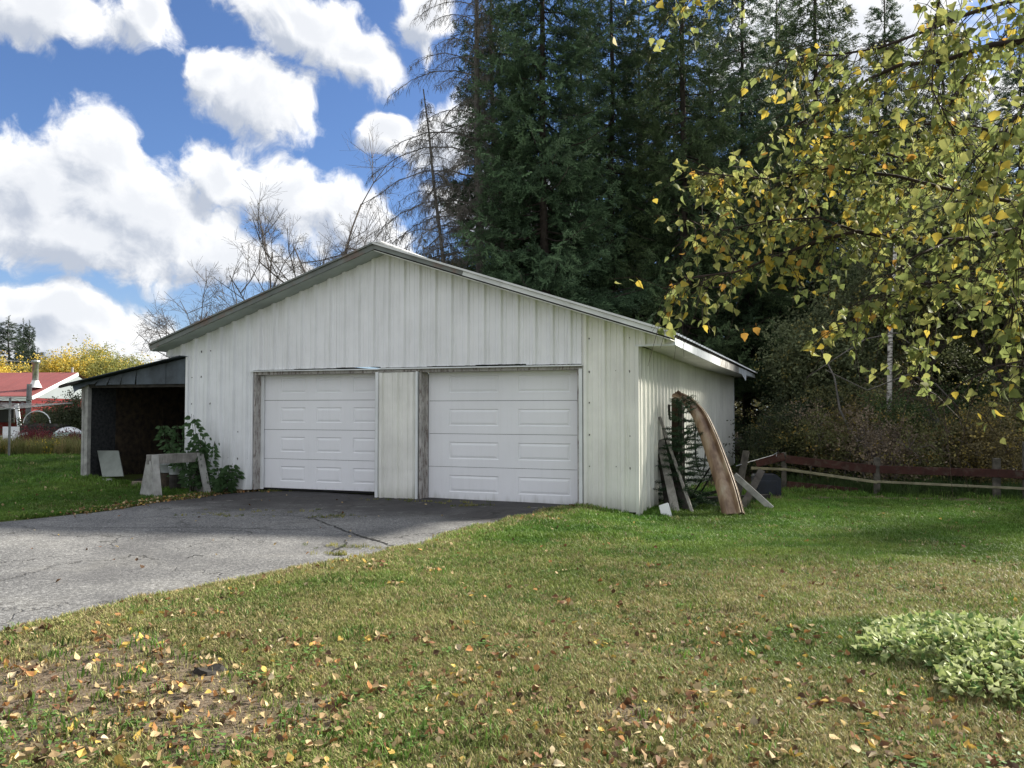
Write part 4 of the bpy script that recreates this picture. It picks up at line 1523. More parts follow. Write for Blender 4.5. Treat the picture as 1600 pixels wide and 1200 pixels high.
SP_A = spruce_data(31, 22, 3.7, 1.6, 1.0, 2.6)
SP_B = spruce_data(32, 21, 3.3, 2.2, 1.0, 3.5, ((.024, .048, .028), (.085, .125, .070)))
SP_C = spruce_data(33, 19, 3.0, 1.2, .85, 3.0, ((.028, .050, .026), (.095, .125, .065)))
gname = 'tall dark spruces behind the garage'
row = [  # u, Y, data, hscale, wscale, label
    (852, 24.5, SP_A, 1.0, 1.0, 'tall dark green spruce straight behind the right half of the garage roof'),
    (778, 27.5, SP_B, 1.0, .90, 'tall spruce forming the left edge of the green wood, beside the dead trees'),
    (955, 28.0, SP_B, 1.02, 1.0, 'tall spruce between the central one and the paler one to its right'),
    (1075, 26.0, SP_C, 1.18, 1.05, 'tall spruce rising behind the right eave of the garage'),
    (1165, 30.0, SP_A, .98, .95, 'tall spruce seen past the tip of the leafy birch branch'),
    (1275, 27.0, SP_C, 1.1, 1.0, 'slimmer spruce standing behind the birch leaves and the scrub'),
    (1380, 31.0, SP_B, .9, 1.0, 'spruce behind the slender white birch trunk'),
    (1490, 29.0, SP_C, .92, 1.05, 'spruce behind the hanging birch leaves near the right edge'),
    (1600, 31.0, SP_A, .8, .95, 'spruce at the right edge behind the birch leaves')]
for i, (u, Y, d, hs, ws, lb) in enumerate(row):
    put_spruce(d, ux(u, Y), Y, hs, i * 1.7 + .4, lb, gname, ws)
# second rank closes the wood
for i, (u, Y, k, hs) in enumerate(((815, 36, 1, 1.0), (905, 37, 0, 1.0), (1000, 35, 2, 1.1), (1110, 38, 1, 1.05), (1215, 36, 0, 1.0), (1320, 38, 2, 1.05), (1430, 37, 1, .85), (1540, 38, 0, .8), (1660, 36, 2, .85), (1060, 45, 0, 1.1), (1250, 46, 1, 1.1), (1480, 46, 2, 1.0))):
    put_spruce((SP_A, SP_B, SP_C)[k], ux(u, Y), Y, hs, i * 2.1, ['dark spruce filling the gap ' + q for q in ('behind the tall dead spruce', 'just right of the central spruce trunk', 'above the right slope of the roof', 'above the right eave', 'left of the yellowing branch tip', 'behind the middle of the birch leaves', 'right of the slender white birch', 'near the right edge of the wood', 'past the right edge of the wood', 'far back above the eave', 'far back behind the birch leaves', 'far back near the right edge')][i], 'rear spruces of the wood', hs * 1.12)
# the wood goes on to the right of the frame and shades the lawn
for i, (x, y, k, hs) in enumerate(((17.5, 21, 2, .72), (20.5, 17.5, 0, .62), (15.4, 15.6, 2, .45), (21, 12.6, 1, .52), (17.8, 8.4, 2, .50), (23, 6.5, 0, .55), (25, 23, 1, .72), (27, 16, 0, .62), (15.5, 3.0, 2, .5))):
    put_spruce((SP_A, SP_B, SP_C)[k], x, y, hs, i * 1.3, 'spruce of the wood continuing to the right of the lawn', 'spruces right of the lawn', hs * 1.3)


def dead_spruce(seed, H, Rb, base, top, label, z0=1.5, side_bias=0.0):
    r = np.random.RandomState(seed)
    base, top = Vector(base), Vector(top)
    t = empty('dead_spruce', base, 0, label, 'dead tree', 'dead grey spruces at the left end of the wood')
    n = 8
    ax = [base.lerp(top, i / n) + Vector((r.randn() * .04, r.randn() * .04, 0)) for i in range(n + 1)]
    MB().tube(ax, [H * .009 * (1 - i / n * .9) + .008 for i in range(n + 1)], 8).build('trunk', M['grey_bark'], t, True)
    mb = MB()
    z = z0; k = 0
    while z < H * .98:
        f = z / H
        p = base.lerp(top, f)
        az = k * 2.399 + r.uniform(-.4, .4); k += 1
        L = Rb * (1 - f) ** .6 * r.uniform(.5, 1.1) * (1 + side_bias * -math.cos(az))
        h = Vector((math.cos(az), math.sin(az), 0))
        def bp(t): return p + h * L * t + UP * (.12 * L * math.sin(t * 2.5) - .38 * L * t * t)
        rr = .010 + .007 * L
        pts = [bp(q) for q in (0, .25, .5, .75, 1)]
        mb.tube(pts, [rr, rr * .8, rr * .6, rr * .4, rr * .2], 3, cap=False)
        side = Vector((-h.y, h.x, 0))
        for q in range(int(4 + L * 14)):
            tt = r.uniform(.15, 1)
            p0 = bp(tt)
            l2 = L * .28 * (1.15 - tt) + .14
            dd = (side * r.choice((-1, 1)) * .6 + h * .5 + UP * r.uniform(-1.0, .0)).normalized() * l2
            p1 = p0 + dd * .5 + UP * .02; p2 = p0 + dd - UP * .06
            mb.tube([p0, p1, p2], [.0065, .005, .003], 3, cap=False)
            for _ in range(3):
                o = p0.lerp(p2, r.uniform(.2, 1))
                mb.tube([o, o + Vector((r.randn() * .06, r.randn() * .06, -.10 - .10 * r.rand()))], [.005, .0025], 3, cap=False)
        z += r.uniform(.07, .14)
    tag(mb.build('branches', M['twig'], t), kind='stuff')
    return t


b1 = P(727, 640, 24); b1.z = 0
dead_spruce(51, 11.8, 2.5, b1, P(664, 140, 24), 'leaning bare dead spruce with a pointed top, at the left end of the wood', z0=4.5)
b2 = P(752, 640, 25); b2.z = 0
dead_spruce(52, 20, 3.2, b2, P(742, -220, 25), 'tall dead spruce whose bare branches reach left into the sky', z0=6.5, side_bias=.6)


# ---- broadleaf tree / shrub generator
def branching(r, base, dirv, L, rad, depth, mb, tips, spread=.55, upw=.15, seg=4, nch=3, minr=.0025, shrink=.68, sides=4):
    d = Vector(dirv).normalized()
    p = Vector(base)
    pts = [p.copy()]
    for i in range(seg):
        d = (d + Vector(r.randn(3) * .16) + UP * upw * .3).normalized()
        p = p + d * (L / seg)
        pts.append(p.copy())
    mb.tube(pts, [max(minr, rad * (1 - .45 * i / seg)) for i in range(seg + 1)], sides if depth > 1 else 3, cap=False)
    if depth == 0:
        tips.append((p.copy(), d.copy())); tips.append((pts[seg // 2].copy(), d.copy()))
        return
    for c in range(nch):
        t = .35 + .65 * (c + r.rand() * .8) / nch
        q = pts[min(int(t * seg), seg)]
        nd = (d + Vector(r.randn(3)) * spread + UP * upw).normalized()
        branching(r, q, nd, L * shrink * r.uniform(.8, 1.15), rad * .55, depth - 1, mb, tips, spread, upw, max(2, seg - 1), nch, minr, shrink, sides)


def tree(name, seed, x, y, H, label, cat, group=None, depth=4, tint=None, leaf_n=0, leaf_scale=1.0, bark='grey_bark', spread=.5, upw=.25, trunk_frac=.35, nch=3, multi=1, minr=.004, shrink=.68, src='leaf', tip_jit=.15, z=None, rad=None, lean=0.0):
    r = np.random.RandomState(seed)
    z = gz(x, y) - .05 if z is None else z
    t = empty(name, (x, y, z), 0, label, cat, group)
    mb = MB(); tips = []
    base = Vector((x, y, z))
    rad = rad or H * .014
    if multi == 1:
        tr = MB()
        top = base + Vector((r.randn() * .1 * H * .3 + lean, r.randn() * .03 * H, H * trunk_frac))
        tr.tube([base, base.lerp(top, .5), top], [rad * 1.2, rad, rad * .8], 8)
        tr.build('trunk', M[bark], t, True)
        for k in range(nch + 1):
            a = k * 6.28 / (nch + 1) + r.rand()
            branching(r, base.lerp(top, r.uniform(.6, 1)), Vector((math.cos(a) * .6, math.sin(a) * .6, 1)), H * .32, rad * .6, depth - 1, mb, tips, spread, upw, 4, nch, minr, shrink)
        branching(r, top, UP, H * .34, rad * .7, depth - 1, mb, tips, spread, upw, 4, nch, minr, shrink)
    else:
        for k in range(multi):
            a = k * 6.28 / multi + r.rand()
            off = Vector((math.cos(a), math.sin(a), 0))
            branching(r, base + off * .08 * H, Vector((off.x * r.uniform(.2, .9), off.y * r.uniform(.2, .9), 1)), H * .42, rad, depth - 1, mb, tips, spread, upw, 4, nch, minr, shrink)
    tag(mb.build('branches', M[bark], t), kind='stuff')
    if leaf_n:
        T = np.array([tuple(a[0]) for a in tips]); Dn = np.array([tuple(a[1]) for a in tips])
        idx = r.randint(0, len(T), leaf_n)
        pts = T[idx] + r.randn(leaf_n, 3) * tip_jit
        ok = pts[:, 2] > z + .03
        pts = pts[ok]; idx = idx[ok]
        c0, c1 = np.array(tint[0]), np.array(tint[1])
        k = (.5 + .5 * np.sin(T[idx, 0:1] * 2.1 + T[idx, 2:3] * 1.3 + seed)) * .6 + .4 * r.rand(len(pts), 1)
        col = c0 * (1 - k) + c1 * k
        if len(tint) > 2:
            m = r.rand(len(pts)) < tint[3]
            col[m] = tint[2]
        col = col * (1 + .2 * r.randn(len(pts), 1)).clip(.6, 1.5)
        pm = points_mesh('crown', pts - np.array([[x, y, z]]), eul(r.randn(len(pts), 3)), r.uniform(.7, 1.3, len(pts)) * leaf_scale, col, 2)
        scatter_obj('crown', pm, 'leafcluster', LEAFC, t)
    return t


# bare trees beyond the left slope of the roof
tree('bare_tree', 61, ux(512, 34), 34, 13.2, 'bare tree with thin forked twigs above the roof, nearest the peak', 'bare tree', 'bare trees behind the garage roof', depth=6, leaf_n=120, tint=((.16, .15, .08), (.22, .19, .09)), leaf_scale=.8, spread=.62, upw=.16, minr=.004, nch=3, shrink=.66, bark='twig_grey', trunk_frac=.50, rad=.085)
tree('bare_tree', 62, ux(415, 33), 33, 11.0, 'bare tree with a few last leaves, in the middle behind the roof slope', 'bare tree', 'bare trees behind the garage roof', depth=6, leaf_n=90, tint=((.16, .15, .08), (.22, .19, .09)), leaf_scale=.8, spread=.65, upw=.14, minr=.004, nch=3, shrink=.66, trunk_frac=.42, bark='twig_grey', rad=.075)
tree('bare_tree', 63, ux(315, 32), 32, 8.4, 'wide low bare tree behind the lower end of the roof slope', 'bare tree', 'bare trees behind the garage roof', depth=6, spread=.75, upw=.08, minr=.0045, trunk_frac=.34, nch=3, shrink=.70, bark='twig_grey', rad=.06)
tree('bare_tree', 64, ux(628, 36), 36, 12.2, 'pale faint bare treetop just right of the roof peak', 'bare tree', 'bare trees behind the garage roof', depth=4, spread=.6, upw=.15, minr=.005, nch=3, bark='twig_grey', rad=.06, trunk_frac=.4)
# yellowish leafy trees at the left end of the wood just above the roof
tree('leafy_tree', 65, ux(700, 29), 29, 8.4, 'olive green leafy tree peeping over the roof beside the dead spruce', 'tree', depth=4, leaf_n=2600, tint=((.045, .055, .02), (.10, .10, .03), (.28, .22, .04), .12), leaf_scale=1.7, tip_jit=.35)
# leafy olive trees in the right-hand wood
for i, (u, Y, H, lb) in enumerate(((1560, 22.5, 9.5, 'grey green leafy tree behind the birch near the right edge'), (1440, 24, 10.5, 'tall olive leafy tree behind the hanging birch twigs'), (1680, 20, 9, 'leafy tree just past the right edge of the lawn'), (1330, 24.5, 6.5, 'smaller olive leafy tree behind the scrub'), (1290, 23, 5.0, 'low olive leafy tree by the eave corner behind the scrub'))):
    tree('leafy_tree', 70 + i, ux(u, Y), Y, H, lb, 'tree', 'leafy trees in the wood', depth=4, leaf_n=6500, tint=((.085, .11, .055), (.21, .24, .12), (.32, .28, .09), .06), leaf_scale=1.5, tip_jit=.45, nch=4, trunk_frac=.3)

# scrub behind the fence
scr = [(1222, 18.3, 2.2, 'dark'), (1262, 17.6, 2.0, 'olive'), (1310, 18.0, 2.9, 'brown'), (1372, 16.9, 2.3, 'brown'), (1420, 18.6, 3.2, 'green'), (1478, 17.2, 2.6, 'olive'), (1530, 16.6, 2.2, 'orange'), (1590, 17.4, 3.0, 'olive'),
       (1262, 20.8, 3.4, 'dark'), (1300, 21, 3.8, 'olive'), (1390, 21.5, 4.2, 'brown'), (1500, 21, 4.0, 'green'), (1600, 20.5, 4.0, 'olive'), (1660, 18, 3.0, 'olive'), (1250, 23.0, 3.0, 'dark'), (1345, 19.2, 2.6, 'orange'), (1455, 19.4, 2.6, 'orange')]
tn = {'dark': ((.028, .042, .020), (.075, .095, .045)), 'olive': ((.08, .09, .035), (.21, .21, .085), (.36, .26, .07), .08), 'brown': ((.13, .10, .07), (.28, .22, .15), (.26, .22, .07), .12),
      'green': ((.035, .065, .024), (.085, .13, .045)), 'orange': ((.13, .11, .05), (.28, .23, .11), (.36, .28, .08), .15)}
words = {'dark': 'dark green', 'olive': 'olive and yellow', 'brown': 'brown twiggy', 'green': 'fresh green', 'orange': 'faded tan and yellow'}
spots = ['behind the far end of the garage wall', 'behind the leftmost fence post', 'left of the middle fence post', 'right behind the middle fence post', 'under the slender birch trunk', 'between the two right fence posts', 'behind the second fence post from the right', 'at the right end of the fence',
         'in the second row beside the garage corner', 'in the second row behind the broken rail', 'in the second row behind the middle post', 'in the second row behind the right rails', 'in the second row at the right edge', 'beyond the right end of the fence', 'deep in the shade beside the garage', 'low behind the middle of the fence', 'low behind the pale rail on the right']
for i, ((u, Y, H, kd), sp) in enumerate(zip(scr, spots)):
    tree('shrub', 90 + i, ux(u, Y), Y, H, words[kd] + ' shrub ' + sp, 'shrub', 'scrub behind the rail fence', depth=4, multi=6, leaf_n=1500 if kd != 'brown' else 650, tint=tn[kd], leaf_scale=.95, tip_jit=.2, spread=.6, upw=.1, rad=.022, bark='twig_grey' if kd in ('brown', 'orange', 'olive') else 'bark', minr=.0045)

# slender birch trunk in the wood and leaning dark trunks
for (pts, rad, m, lb, nm) in (
        ([(1388, 720, 19.5), (1390, 600, 19.5), (1391, 520, 19.6), (1396, 455, 19.7), (1402, 300, 19.8)], [.07, .065, .06, .05, .03], 'birch_bark', 'slender pale birch trunk standing in the scrub behind the fence', 'slender_birch'),
        ([(1555, 775, 16.5), (1530, 735, 17), (1490, 690, 17.5), (1450, 640, 18)], [.10, .09, .075, .05], 'dark_wood', 'dark trunk leaning left behind the right part of the fence', 'leaning_tree'),
        ([(1350, 745, 17.5), (1338, 690, 17.8), (1312, 640, 18), (1304, 590, 18.5), (1280, 540, 19)], [.035, .03, .026, .02, .012], 'grey_bark', 'thin grey stem leaning left in the scrub', 'leaning_tree'),
        ([(1500, 640, 17), (1462, 600, 17), (1420, 585, 17), (1355, 610, 17), (1290, 578, 17)], [.02, .018, .016, .014, .01], 'twig', 'pale bare arching branch lying across the scrub', 'fallen_branch'),
        ([(1450, 560, 17.5), (1400, 520, 17.5), (1352, 530, 17.5), (1290, 570, 17.5), (1260, 590, 17.5)], [.012, .014, .016, .012, .008], 'twig', 'pale forked bare branch over the scrub, under the birch leaves', 'fallen_branch')):
    loose(nm, lambda mb: mb.tube([P(*q) for q in pts], rad, 7), m, lb, 'branch' if 'branch' in nm else 'tree', smooth=True)

# ------------------------------------------------------------------ young spruce at the wall, weeds by the shed corner
SP_Y = spruce_data(41, 1.85, .50, .10, 1.0, 0, ((.018, .045, .022), (.045, .085, .040)))


def young_spruce(x, y, H, label):
    r = np.random.RandomState(5)
    t = empty('young_spruce', (x, y, gz(x, y)), 0, label, 'young spruce')
    mb = MB().tube([(0, 0, 0), (.01, 0, H * .5), (0, .01, H)], [.018, .012, .004], 6)
    o = mb.build('trunk', M['bark']); o.parent = t
    P_, D_ = [], []
    lm = MB()
    z = .1
    k = 0
    while z < H * .97:
        for _ in range(5):
            az = k * 2.399; k += 1
            L = .52 * (1 - z / H) ** .8 * r.uniform(.75, 1.1) + .05
            h = Vector((math.cos(az), math.sin(az), -.12 + .35 * z / H + r.uniform(-.22, .22)))
            lm.tube([(0, 0, z), tuple(h * L + UP * z)], [.004, .0015], 3, cap=False)
            n = max(2, int(L / .035))
            side = Vector((-h.y, h.x, 0))
            for q in range(n):
                tt = (q + .6) / n
                p = h * (L * tt) + UP * z
                P_.append(p); D_.append(h * .9 + UP * .1)
                if L > .2 and q % 2: P_.append(p + side * .02); D_.append(h * .7 + side * r.choice((-1, 1)) * .7)
        z += .105 * r.uniform(.6, 1.4)
    lm2 = lm.build('limbs', M['bark']); lm2.parent = t; tag(lm2, kind='stuff')
    P_ = np.array([tuple(p) for p in P_]); D_ = np.array([tuple(p) for p in D_])
    c = np.array([[.026, .055, .026]]) * r.uniform(.6, 1.5, (len(P_), 1))
    scatter_obj('crown', points_mesh('crown', P_, eul(D_), r.uniform(.32, .46, len(P_)), c, 2), 'spruce', SPRIG, t)


young_spruce(P(1068, 700, 12.75).x, 12.75, 1.95, 'young spruce growing under the arched hull at the side wall')


def leafy_weed(u, Y, H, label, seed, n_st=5, spread=.35, lean=(0, 0)):
    r = np.random.RandomState(seed)
    x = ux(u, Y)
    b = Vector((x, Y, gz(x, Y)))
    t = empty('tall_weed', b, 0, label, 'weed')
    st = MB()
    leaves = []
    for k in range(n_st):
        a = r.rand() * 6.28
        hh = H * r.uniform(.55, 1.0) if k else H
        top = b + Vector((math.cos(a) * spread * r.rand() + lean[0], -abs(math.sin(a)) * spread * .5 + lean[1], hh))
        m_ = b.lerp(top, .5) + Vector((r.randn() * .03, r.randn() * .03, 0))
        st.tube([b, m_, top], [.007, .005, .003], 5)
        n = int(hh / .075)
        for q in range(n):
            f = .18 + .82 * q / n
            p = b.lerp(top, f)
            for sgn in (0, 1, 2):
                aa = q * 2.4 + sgn * 2.1 + r.rand()
                # compound leaf: stalk with three drooping leaflets
                h = Vector((math.cos(aa), math.sin(aa), 0))
                tip = p + h * r.uniform(.05, .12) * (1.25 - f * .6) + UP * .02
                leaves.append((tip, h + UP * -.5)); leaves.append((tip, h + Vector((-h.y, h.x, 0)) + UP * -.5)); leaves.append((tip, h - Vector((-h.y, h.x, 0)) + UP * -.5))
    st.build('stems', M['birch_twig'], t)
    r.shuffle(leaves)
    protos = []
    for _ in range(4):
        mb = MB(); leaf_shape(mb, (0, 0, 0), (0, 0, 1), (1, .1, 0), .115, .066, .2, .3); protos.append(mb.mesh('weed_leaf', M['weed_leaf']))
    for i, (p, d) in enumerate(leaves[:230]):
        o = bpy.data.objects.new('leaf', protos[i % 4]); COL.objects.link(o); o.parent = t
        o.location = p - b
        o.rotation_euler = Vector(d).to_track_quat('Z', 'Y').to_euler()
        s = r.uniform(.7, 1.25); o.scale = (s, s, s)


M['weed_leaf'] = mat('dark_green_weed_leaf', (.075, .145, .055), .55, .2, 6, trans=.25)
leafy_weed(318, 14.0, 1.45, 'tallest leafy weed against the white wall right of the sawhorse', 3, 6, .32, (.02, 0))
leafy_weed(303, 14.0, 1.05, 'bushy leafy weed at the corner of the shed opening', 4, 6, .45)
leafy_weed(284, 14.5, 1.25, 'thin weed leaning into the dark shed opening', 8, 2, .2, (-.18, 0))
leafy_weed(352, 13.95, .55, 'low sprawling weed left of the door jamb', 6, 4, .3, (.1, 0))

# ------------------------------------------------------------------ far left: neighbour's yard
GY = .13


def PL(u, v, Y): return P(u, v, Y)


house = empty('red_house', (ux(-20, 40), 40, GY), 0, 'low red house with a red metal roof and pale gable, beyond the shed', 'house')
# body in its own frame: eave line from far left to the front corner, gable end to the right
fc = P(50, 620, 37)             # front eave corner
fl = P(-190, 619, 36)           # front eave, far left
rp = P(122, 583, 41)            # ridge end over the gable
rl = P(-150, 584, 40)
back = fc + (rp - fc) * 2.0; back.z = fc.z
bl = fl + (rl - fl) * 2.0; bl.z = fl.z
def dn(p, z=GY): return Vector((p.x, p.y, z))
n_sh = 18
for i in range(n_sh):
    a, b = i / n_sh, (i + 1) / n_sh
    p0, p1 = fl.lerp(fc, a), fl.lerp(fc, b - .002)
    q0, q1 = rl.lerp(rp, a), rl.lerp(rp, b - .002)
    up_ = UP * .04
    MB().add([p0, p1, q1, q0, p0 + up_, p1 + up_, q1 + up_, q0 + up_], [(3, 2, 1, 0), (4, 5, 6, 7), (0, 1, 5, 4), (1, 2, 6, 5), (2, 3, 7, 6), (3, 0, 4, 7)]).build('roof_sheet', M['red_metal_roof'], house)
MB().quad(rl, rp, back, bl).build('rear_roof', M['red_metal_roof'], house)
MB().add([fc + Vector((-.1, .1, -.05)), back + Vector((-.1, 0, -.05)), rp + Vector((-.1, 0, -.1))], [(0, 1, 2)]).build('gable', M['white_siding'], house)
gi0 = fc + Vector((-.12, .12, 0)); gi1 = back + Vector((-.12, 0, 0))
MB().quad(dn(gi0), dn(gi1), gi1 - UP * .05, gi0 - UP * .05).build('side_wall', M['red_siding'], house)
fr0 = fl + Vector((0, .5, -.02)); fr1 = fc + Vector((-.12, .12, -.02))
MB().quad(dn(fr0), dn(fr1), fr1, fr0).build('front_wall', M['red_siding'], house)
bar('eave_trim', fl + Vector((0, -.03, -.10)), fc + Vector((0, -.03, -.10)), .04, .20, 'white_plain', parent=house)
bar('rake_trim', fc + Vector((.02, -.03, -.06)), rp + Vector((.02, -.03, -.06)), .04, .16, 'white_plain', parent=house)
w_ = MB().box(P(-10, 660, 36.6), (.95, 0, 0), (0, .1, 0), (0, 0, .62)).build('window', M['dark_gap'], house)
MB().box(P(-10, 660, 36.55) + Vector((0, 0, .62)), (.95, 0, 0), (0, .06, 0), (0, 0, .06)).build('window_frame', M['white_plain'], w_)
for k in range(8):
    MB().box(dn(fr0.lerp(fr1, .70 + k * .037)) + Vector((0, -.03, 0)), (.03, 0, 0), (0, .03, 0), (0, 0, .8)).build('batten', M['red_siding'], house)
# stove pipe on the roof
cp = P(55, 604, 38)
ch = link_mesh('chimney', MB().lathe(cp, [(.14, .28), (.14, 1.15), (.19, 1.17), (.19, 1.30), (0, 1.32)], 14).mesh('chimney', M['galv'], True), house)
MB().lathe(cp, [(.30, -.05), (.16, .25), (.16, .30)], 14).build('flashing_cone', M['white_plain'], ch, True)
MB().tube([P(113, 584, 41), P(113, 574, 41)], .05, 6).build('vent_pipe', M['wire'], house)

loose('wooden_pole', lambda mb: mb.tube([Vector((P(43, 672, 30).x, 30, GY - .05)), P(46, 600, 30)], [.11, .09], 10), 'pole_wood', 'grey wooden pole standing before the red house', 'pole', smooth=True)
loose('white_board', lambda mb: mb.beam(Vector((P(34, 678, 31).x, 31, GY)), P(26, 632, 31.5), .16, .04, (0, 1, 0)), 'white_plain', 'white plank leaning at the red house wall', 'board')


def clothesline():
    b = Vector((ux(16, 22.5), 22.5, gz(ux(16, 22.5), 22.5)))
    t = empty('clothes_line', b, 0, 'rotary clothes line with a grey pole on the far left lawn', 'clothes line')
    top = P(16, 621, 22.5)
    MB().tube([b - UP * .1, top], .032, 8).build('pole', M['steel'], t)
    hub = b + UP * (top.z - b.z - .35)
    tips = []
    for k in range(4):
        a = .35 + k * math.pi / 2
        tip = b + Vector((math.cos(a) * 1.62, math.sin(a) * 1.62, top.z - b.z - .16))
        tips.append(tip)
        MB().tube([hub, tip], .014, 6).build('arm', M['steel'], t)
        MB().tube([top, tip], .008, 5).build('stay', M['steel'], t)
    mb = MB()
    for f in (.35, .5, .65, .8, .97):
        pts = [hub.lerp(q, f) for q in tips]
        for i in range(4):
            mb.tube([pts[i], pts[i].lerp(pts[(i + 1) % 4], .5) - UP * .03, pts[(i + 1) % 4]], .006, 4, cap=False)
    mb.build('line', M['wire'], t)
clothesline()


# igloo-shaped white dome, pale bench, junk
def dome():
    c = P(107, 683, 27.5); c.z = gz(c.x, c.y)
    t = empty('white_dome', c, 0, 'low white ribbed dome lying behind the pale bench', 'dome')
    h = P(107, 667, 27.5).z - c.z
    prof = [(.50 * math.cos(a) , h * (.45 + .55 * math.sin(a))) for a in np.linspace(0, math.pi / 2 * .98, 9)]
    MB().lathe(c, [(.50, 0)] + prof, 24).build('shell', M['white_plain'], t, True)
    for k in range(6):
        a = k * math.pi / 6
        MB().tube([c + Vector((math.cos(a) * .503 * math.cos(q), math.sin(a) * .503 * math.cos(q), h * (.455 + .55 * math.sin(q)))) for q in np.linspace(0, math.pi, 14)], .006, 4).build('rib', M['wire'], t)
dome()


def bench(u0, u1, v, Y, label):
    a, b = P(u0, v, Y), P(u1, v, Y)
    t = empty('pale_bench', Vector((a.x, Y, gz(a.x, Y))), 0, label, 'bench')
    MB().box(a, b - a, (0, .35, 0), (0, 0, .05)).build('seat', M['pale_green'], t)
    MB().box(a + Vector((0, .3, .05)), b - a, (0, .03, 0), (0, 0, .10)).build('backrest', M['pale_green'], t)
    for f in (.08, .92):
        q = a.lerp(b, f); g_ = gz(q.x, q.y)
        MB().box((q.x, q.y + .02, g_), (.05, 0, 0), (0, .28, 0), (0, 0, q.z - g_)).build('leg', M['pale_green'], t)
bench(75, 128, 683, 25.5, 'long pale green bench in front of the white dome')
bench(0, 34, 683, 25.5, 'pale green bench behind the clothes line pole')


def lawn_chair():
    q = P(2, 690, 24.5); z = gz(q.x, q.y)
    t = empty('lawn_chair', (q.x, q.y, z), 0, 'white plastic garden chair at the left edge by the flower border', 'chair')
    MB().box((q.x - .25, q.y, z + .38), (.5, 0, 0), (0, .45, 0), (0, 0, .04)).build('seat', M['white_plain'], t)
    MB().box((q.x - .25, q.y + .43, z + .42), (.5, 0, 0), (0, .08, 0), (0, .0, .42)).build('backrest', M['white_plain'], t)
    for sx in (-.24, .20):
        for sy in (0, .40):
            MB().box((q.x + sx, q.y + sy, z), (.04, 0, 0), (0, .04, 0), (0, 0, .38)).build('leg', M['white_plain'], t)
lawn_chair()
def utility_trailer():
    c = P(62, 676, 28.5)
    t = empty('utility_trailer', (c.x, c.y, GY), 0, 'dark covered trailer parked before the red house', 'trailer')
    MB().box((c.x - .75, c.y, .35), (1.5, 0, 0), (0, .8, 0), (0, 0, .62), bev=.08).build('cover', M['dark_wood'], t)
    for dx in (-.5, .35):
        MB().tube([(c.x + dx, c.y - .08, .38), (c.x + dx, c.y + .04, .38)], .24, 16).build('wheel', M['rod'], t)
    MB().tube([(c.x - .6 + .5 * (1 - math.cos(q)), c.y - .02, 1.0 + .45 * math.sin(q)) for q in np.linspace(0, math.pi, 10)], .02, 5).build('hoop', M['white_plain'], t)
utility_trailer()

tree('bush', 120, ux(108, 30), 30, 2.4, 'rounded olive green bush between the red house and the shed', 'bush', depth=4, multi=7, leaf_n=3200, tint=((.040, .055, .025), (.11, .12, .06)), leaf_scale=1.25, tip_jit=.28, spread=.6, upw=.05, rad=.03)
tree('bush', 121, ux(72, 31), 31, 1.7, 'small green bush beside the trailer', 'bush', depth=3, multi=6, leaf_n=1200, tint=((.030, .050, .02), (.08, .10, .04)), leaf_scale=1.2, tip_jit=.25, spread=.6, upw=.05, rad=.03)
for i, (u, v, Y, H, lb) in enumerate(((44, 700, 24.0, 1.0, 'tallest dark red leafed plant left in the flower border'), (62, 692, 24.8, .95, 'dark red plant right of the tall one in the border'), (112, 695, 24.3, .7, 'dark red plant under the pale bench'), (128, 690, 24.6, .95, 'dark red plant closest to the shed post'))):
    tree('red_plant', 125 + i, ux(u, Y), Y, H, lb, 'plant', 'red plants in the flower border', depth=3, multi=5, leaf_n=520, tint=((.085, .012, .020), (.20, .035, .045)), leaf_scale=.75, tip_jit=.13, spread=.5, upw=.2, rad=.012, minr=.003)
for i, (u, Y, H, lb) in enumerate(((86, 23.3, .55, 'clump of small yellow flowers in the middle of the border'), (12, 23.4, .5, 'yellow flowered clump left in the border'), (58, 23.6, .6, 'yellow flower clump beside the tall red plant'))):
    tree('yellow_flowers', 135 + i, ux(u, Y), Y, H, lb, 'flowers', 'yellow flower clumps in the border', depth=3, multi=5, leaf_n=260, tint=((.10, .14, .03), (.16, .20, .05), (.62, .46, .05), .35), leaf_scale=.6, tip_jit=.1, spread=.5, upw=.2, rad=.01, minr=.003)
# far trees
SP_F = spruce_data(44, 14, 2.2, .5, .7, 0, ((.016, .030, .020), (.040, .058, .038)))
for (u, vt, Y, ws, lb) in ((12, 496, 62, 1.25, 'broad dark spruce at the far left over the red roof'), (33, 500, 66, .62, 'narrow pointed spruce second from the left over the red roof'), (43, 503, 64, .66, 'narrow pointed spruce third from the left over the red roof'), (59, 545, 60, .95, 'short dark spruce just left of the stove pipe')):
    top = P(u, vt, Y).z
    put_spruce(SP_F, ux(u, Y), Y, top / 14, u * .1, lb, 'far spruces over the red roof', ws)
for i, (u, vt, Y, yl, lb) in enumerate(((108, 538, 55, .6, 'bright yellow autumn tree left of centre over the red roof'), (140, 528, 57, .4, 'tallest yellow green autumn tree over the red roof'), (172, 542, 56, .2, 'green yellow tree just above the shed roof'), (196, 552, 58, .2, 'lowest yellow green tree next to the garage eave'), (78, 555, 60, .5, 'small pale orange tree right of the stove pipe'), (-6, 565, 50, .9, 'golden tree at the extreme left over the red roof'))):
    top = P(u, vt, Y).z
    c1 = (.55, .42, .09) if yl > .45 else (.32, .32, .10)
    tree('autumn_tree', 140 + i, ux(u, Y), Y, top * .95, lb, 'autumn tree', 'autumn trees beyond the red house', depth=4, leaf_n=4200, tint=((.20, .22, .07), c1, (.62, .45, .07), yl * .6), leaf_scale=2.0, tip_jit=.6, minr=.02, trunk_frac=.3)
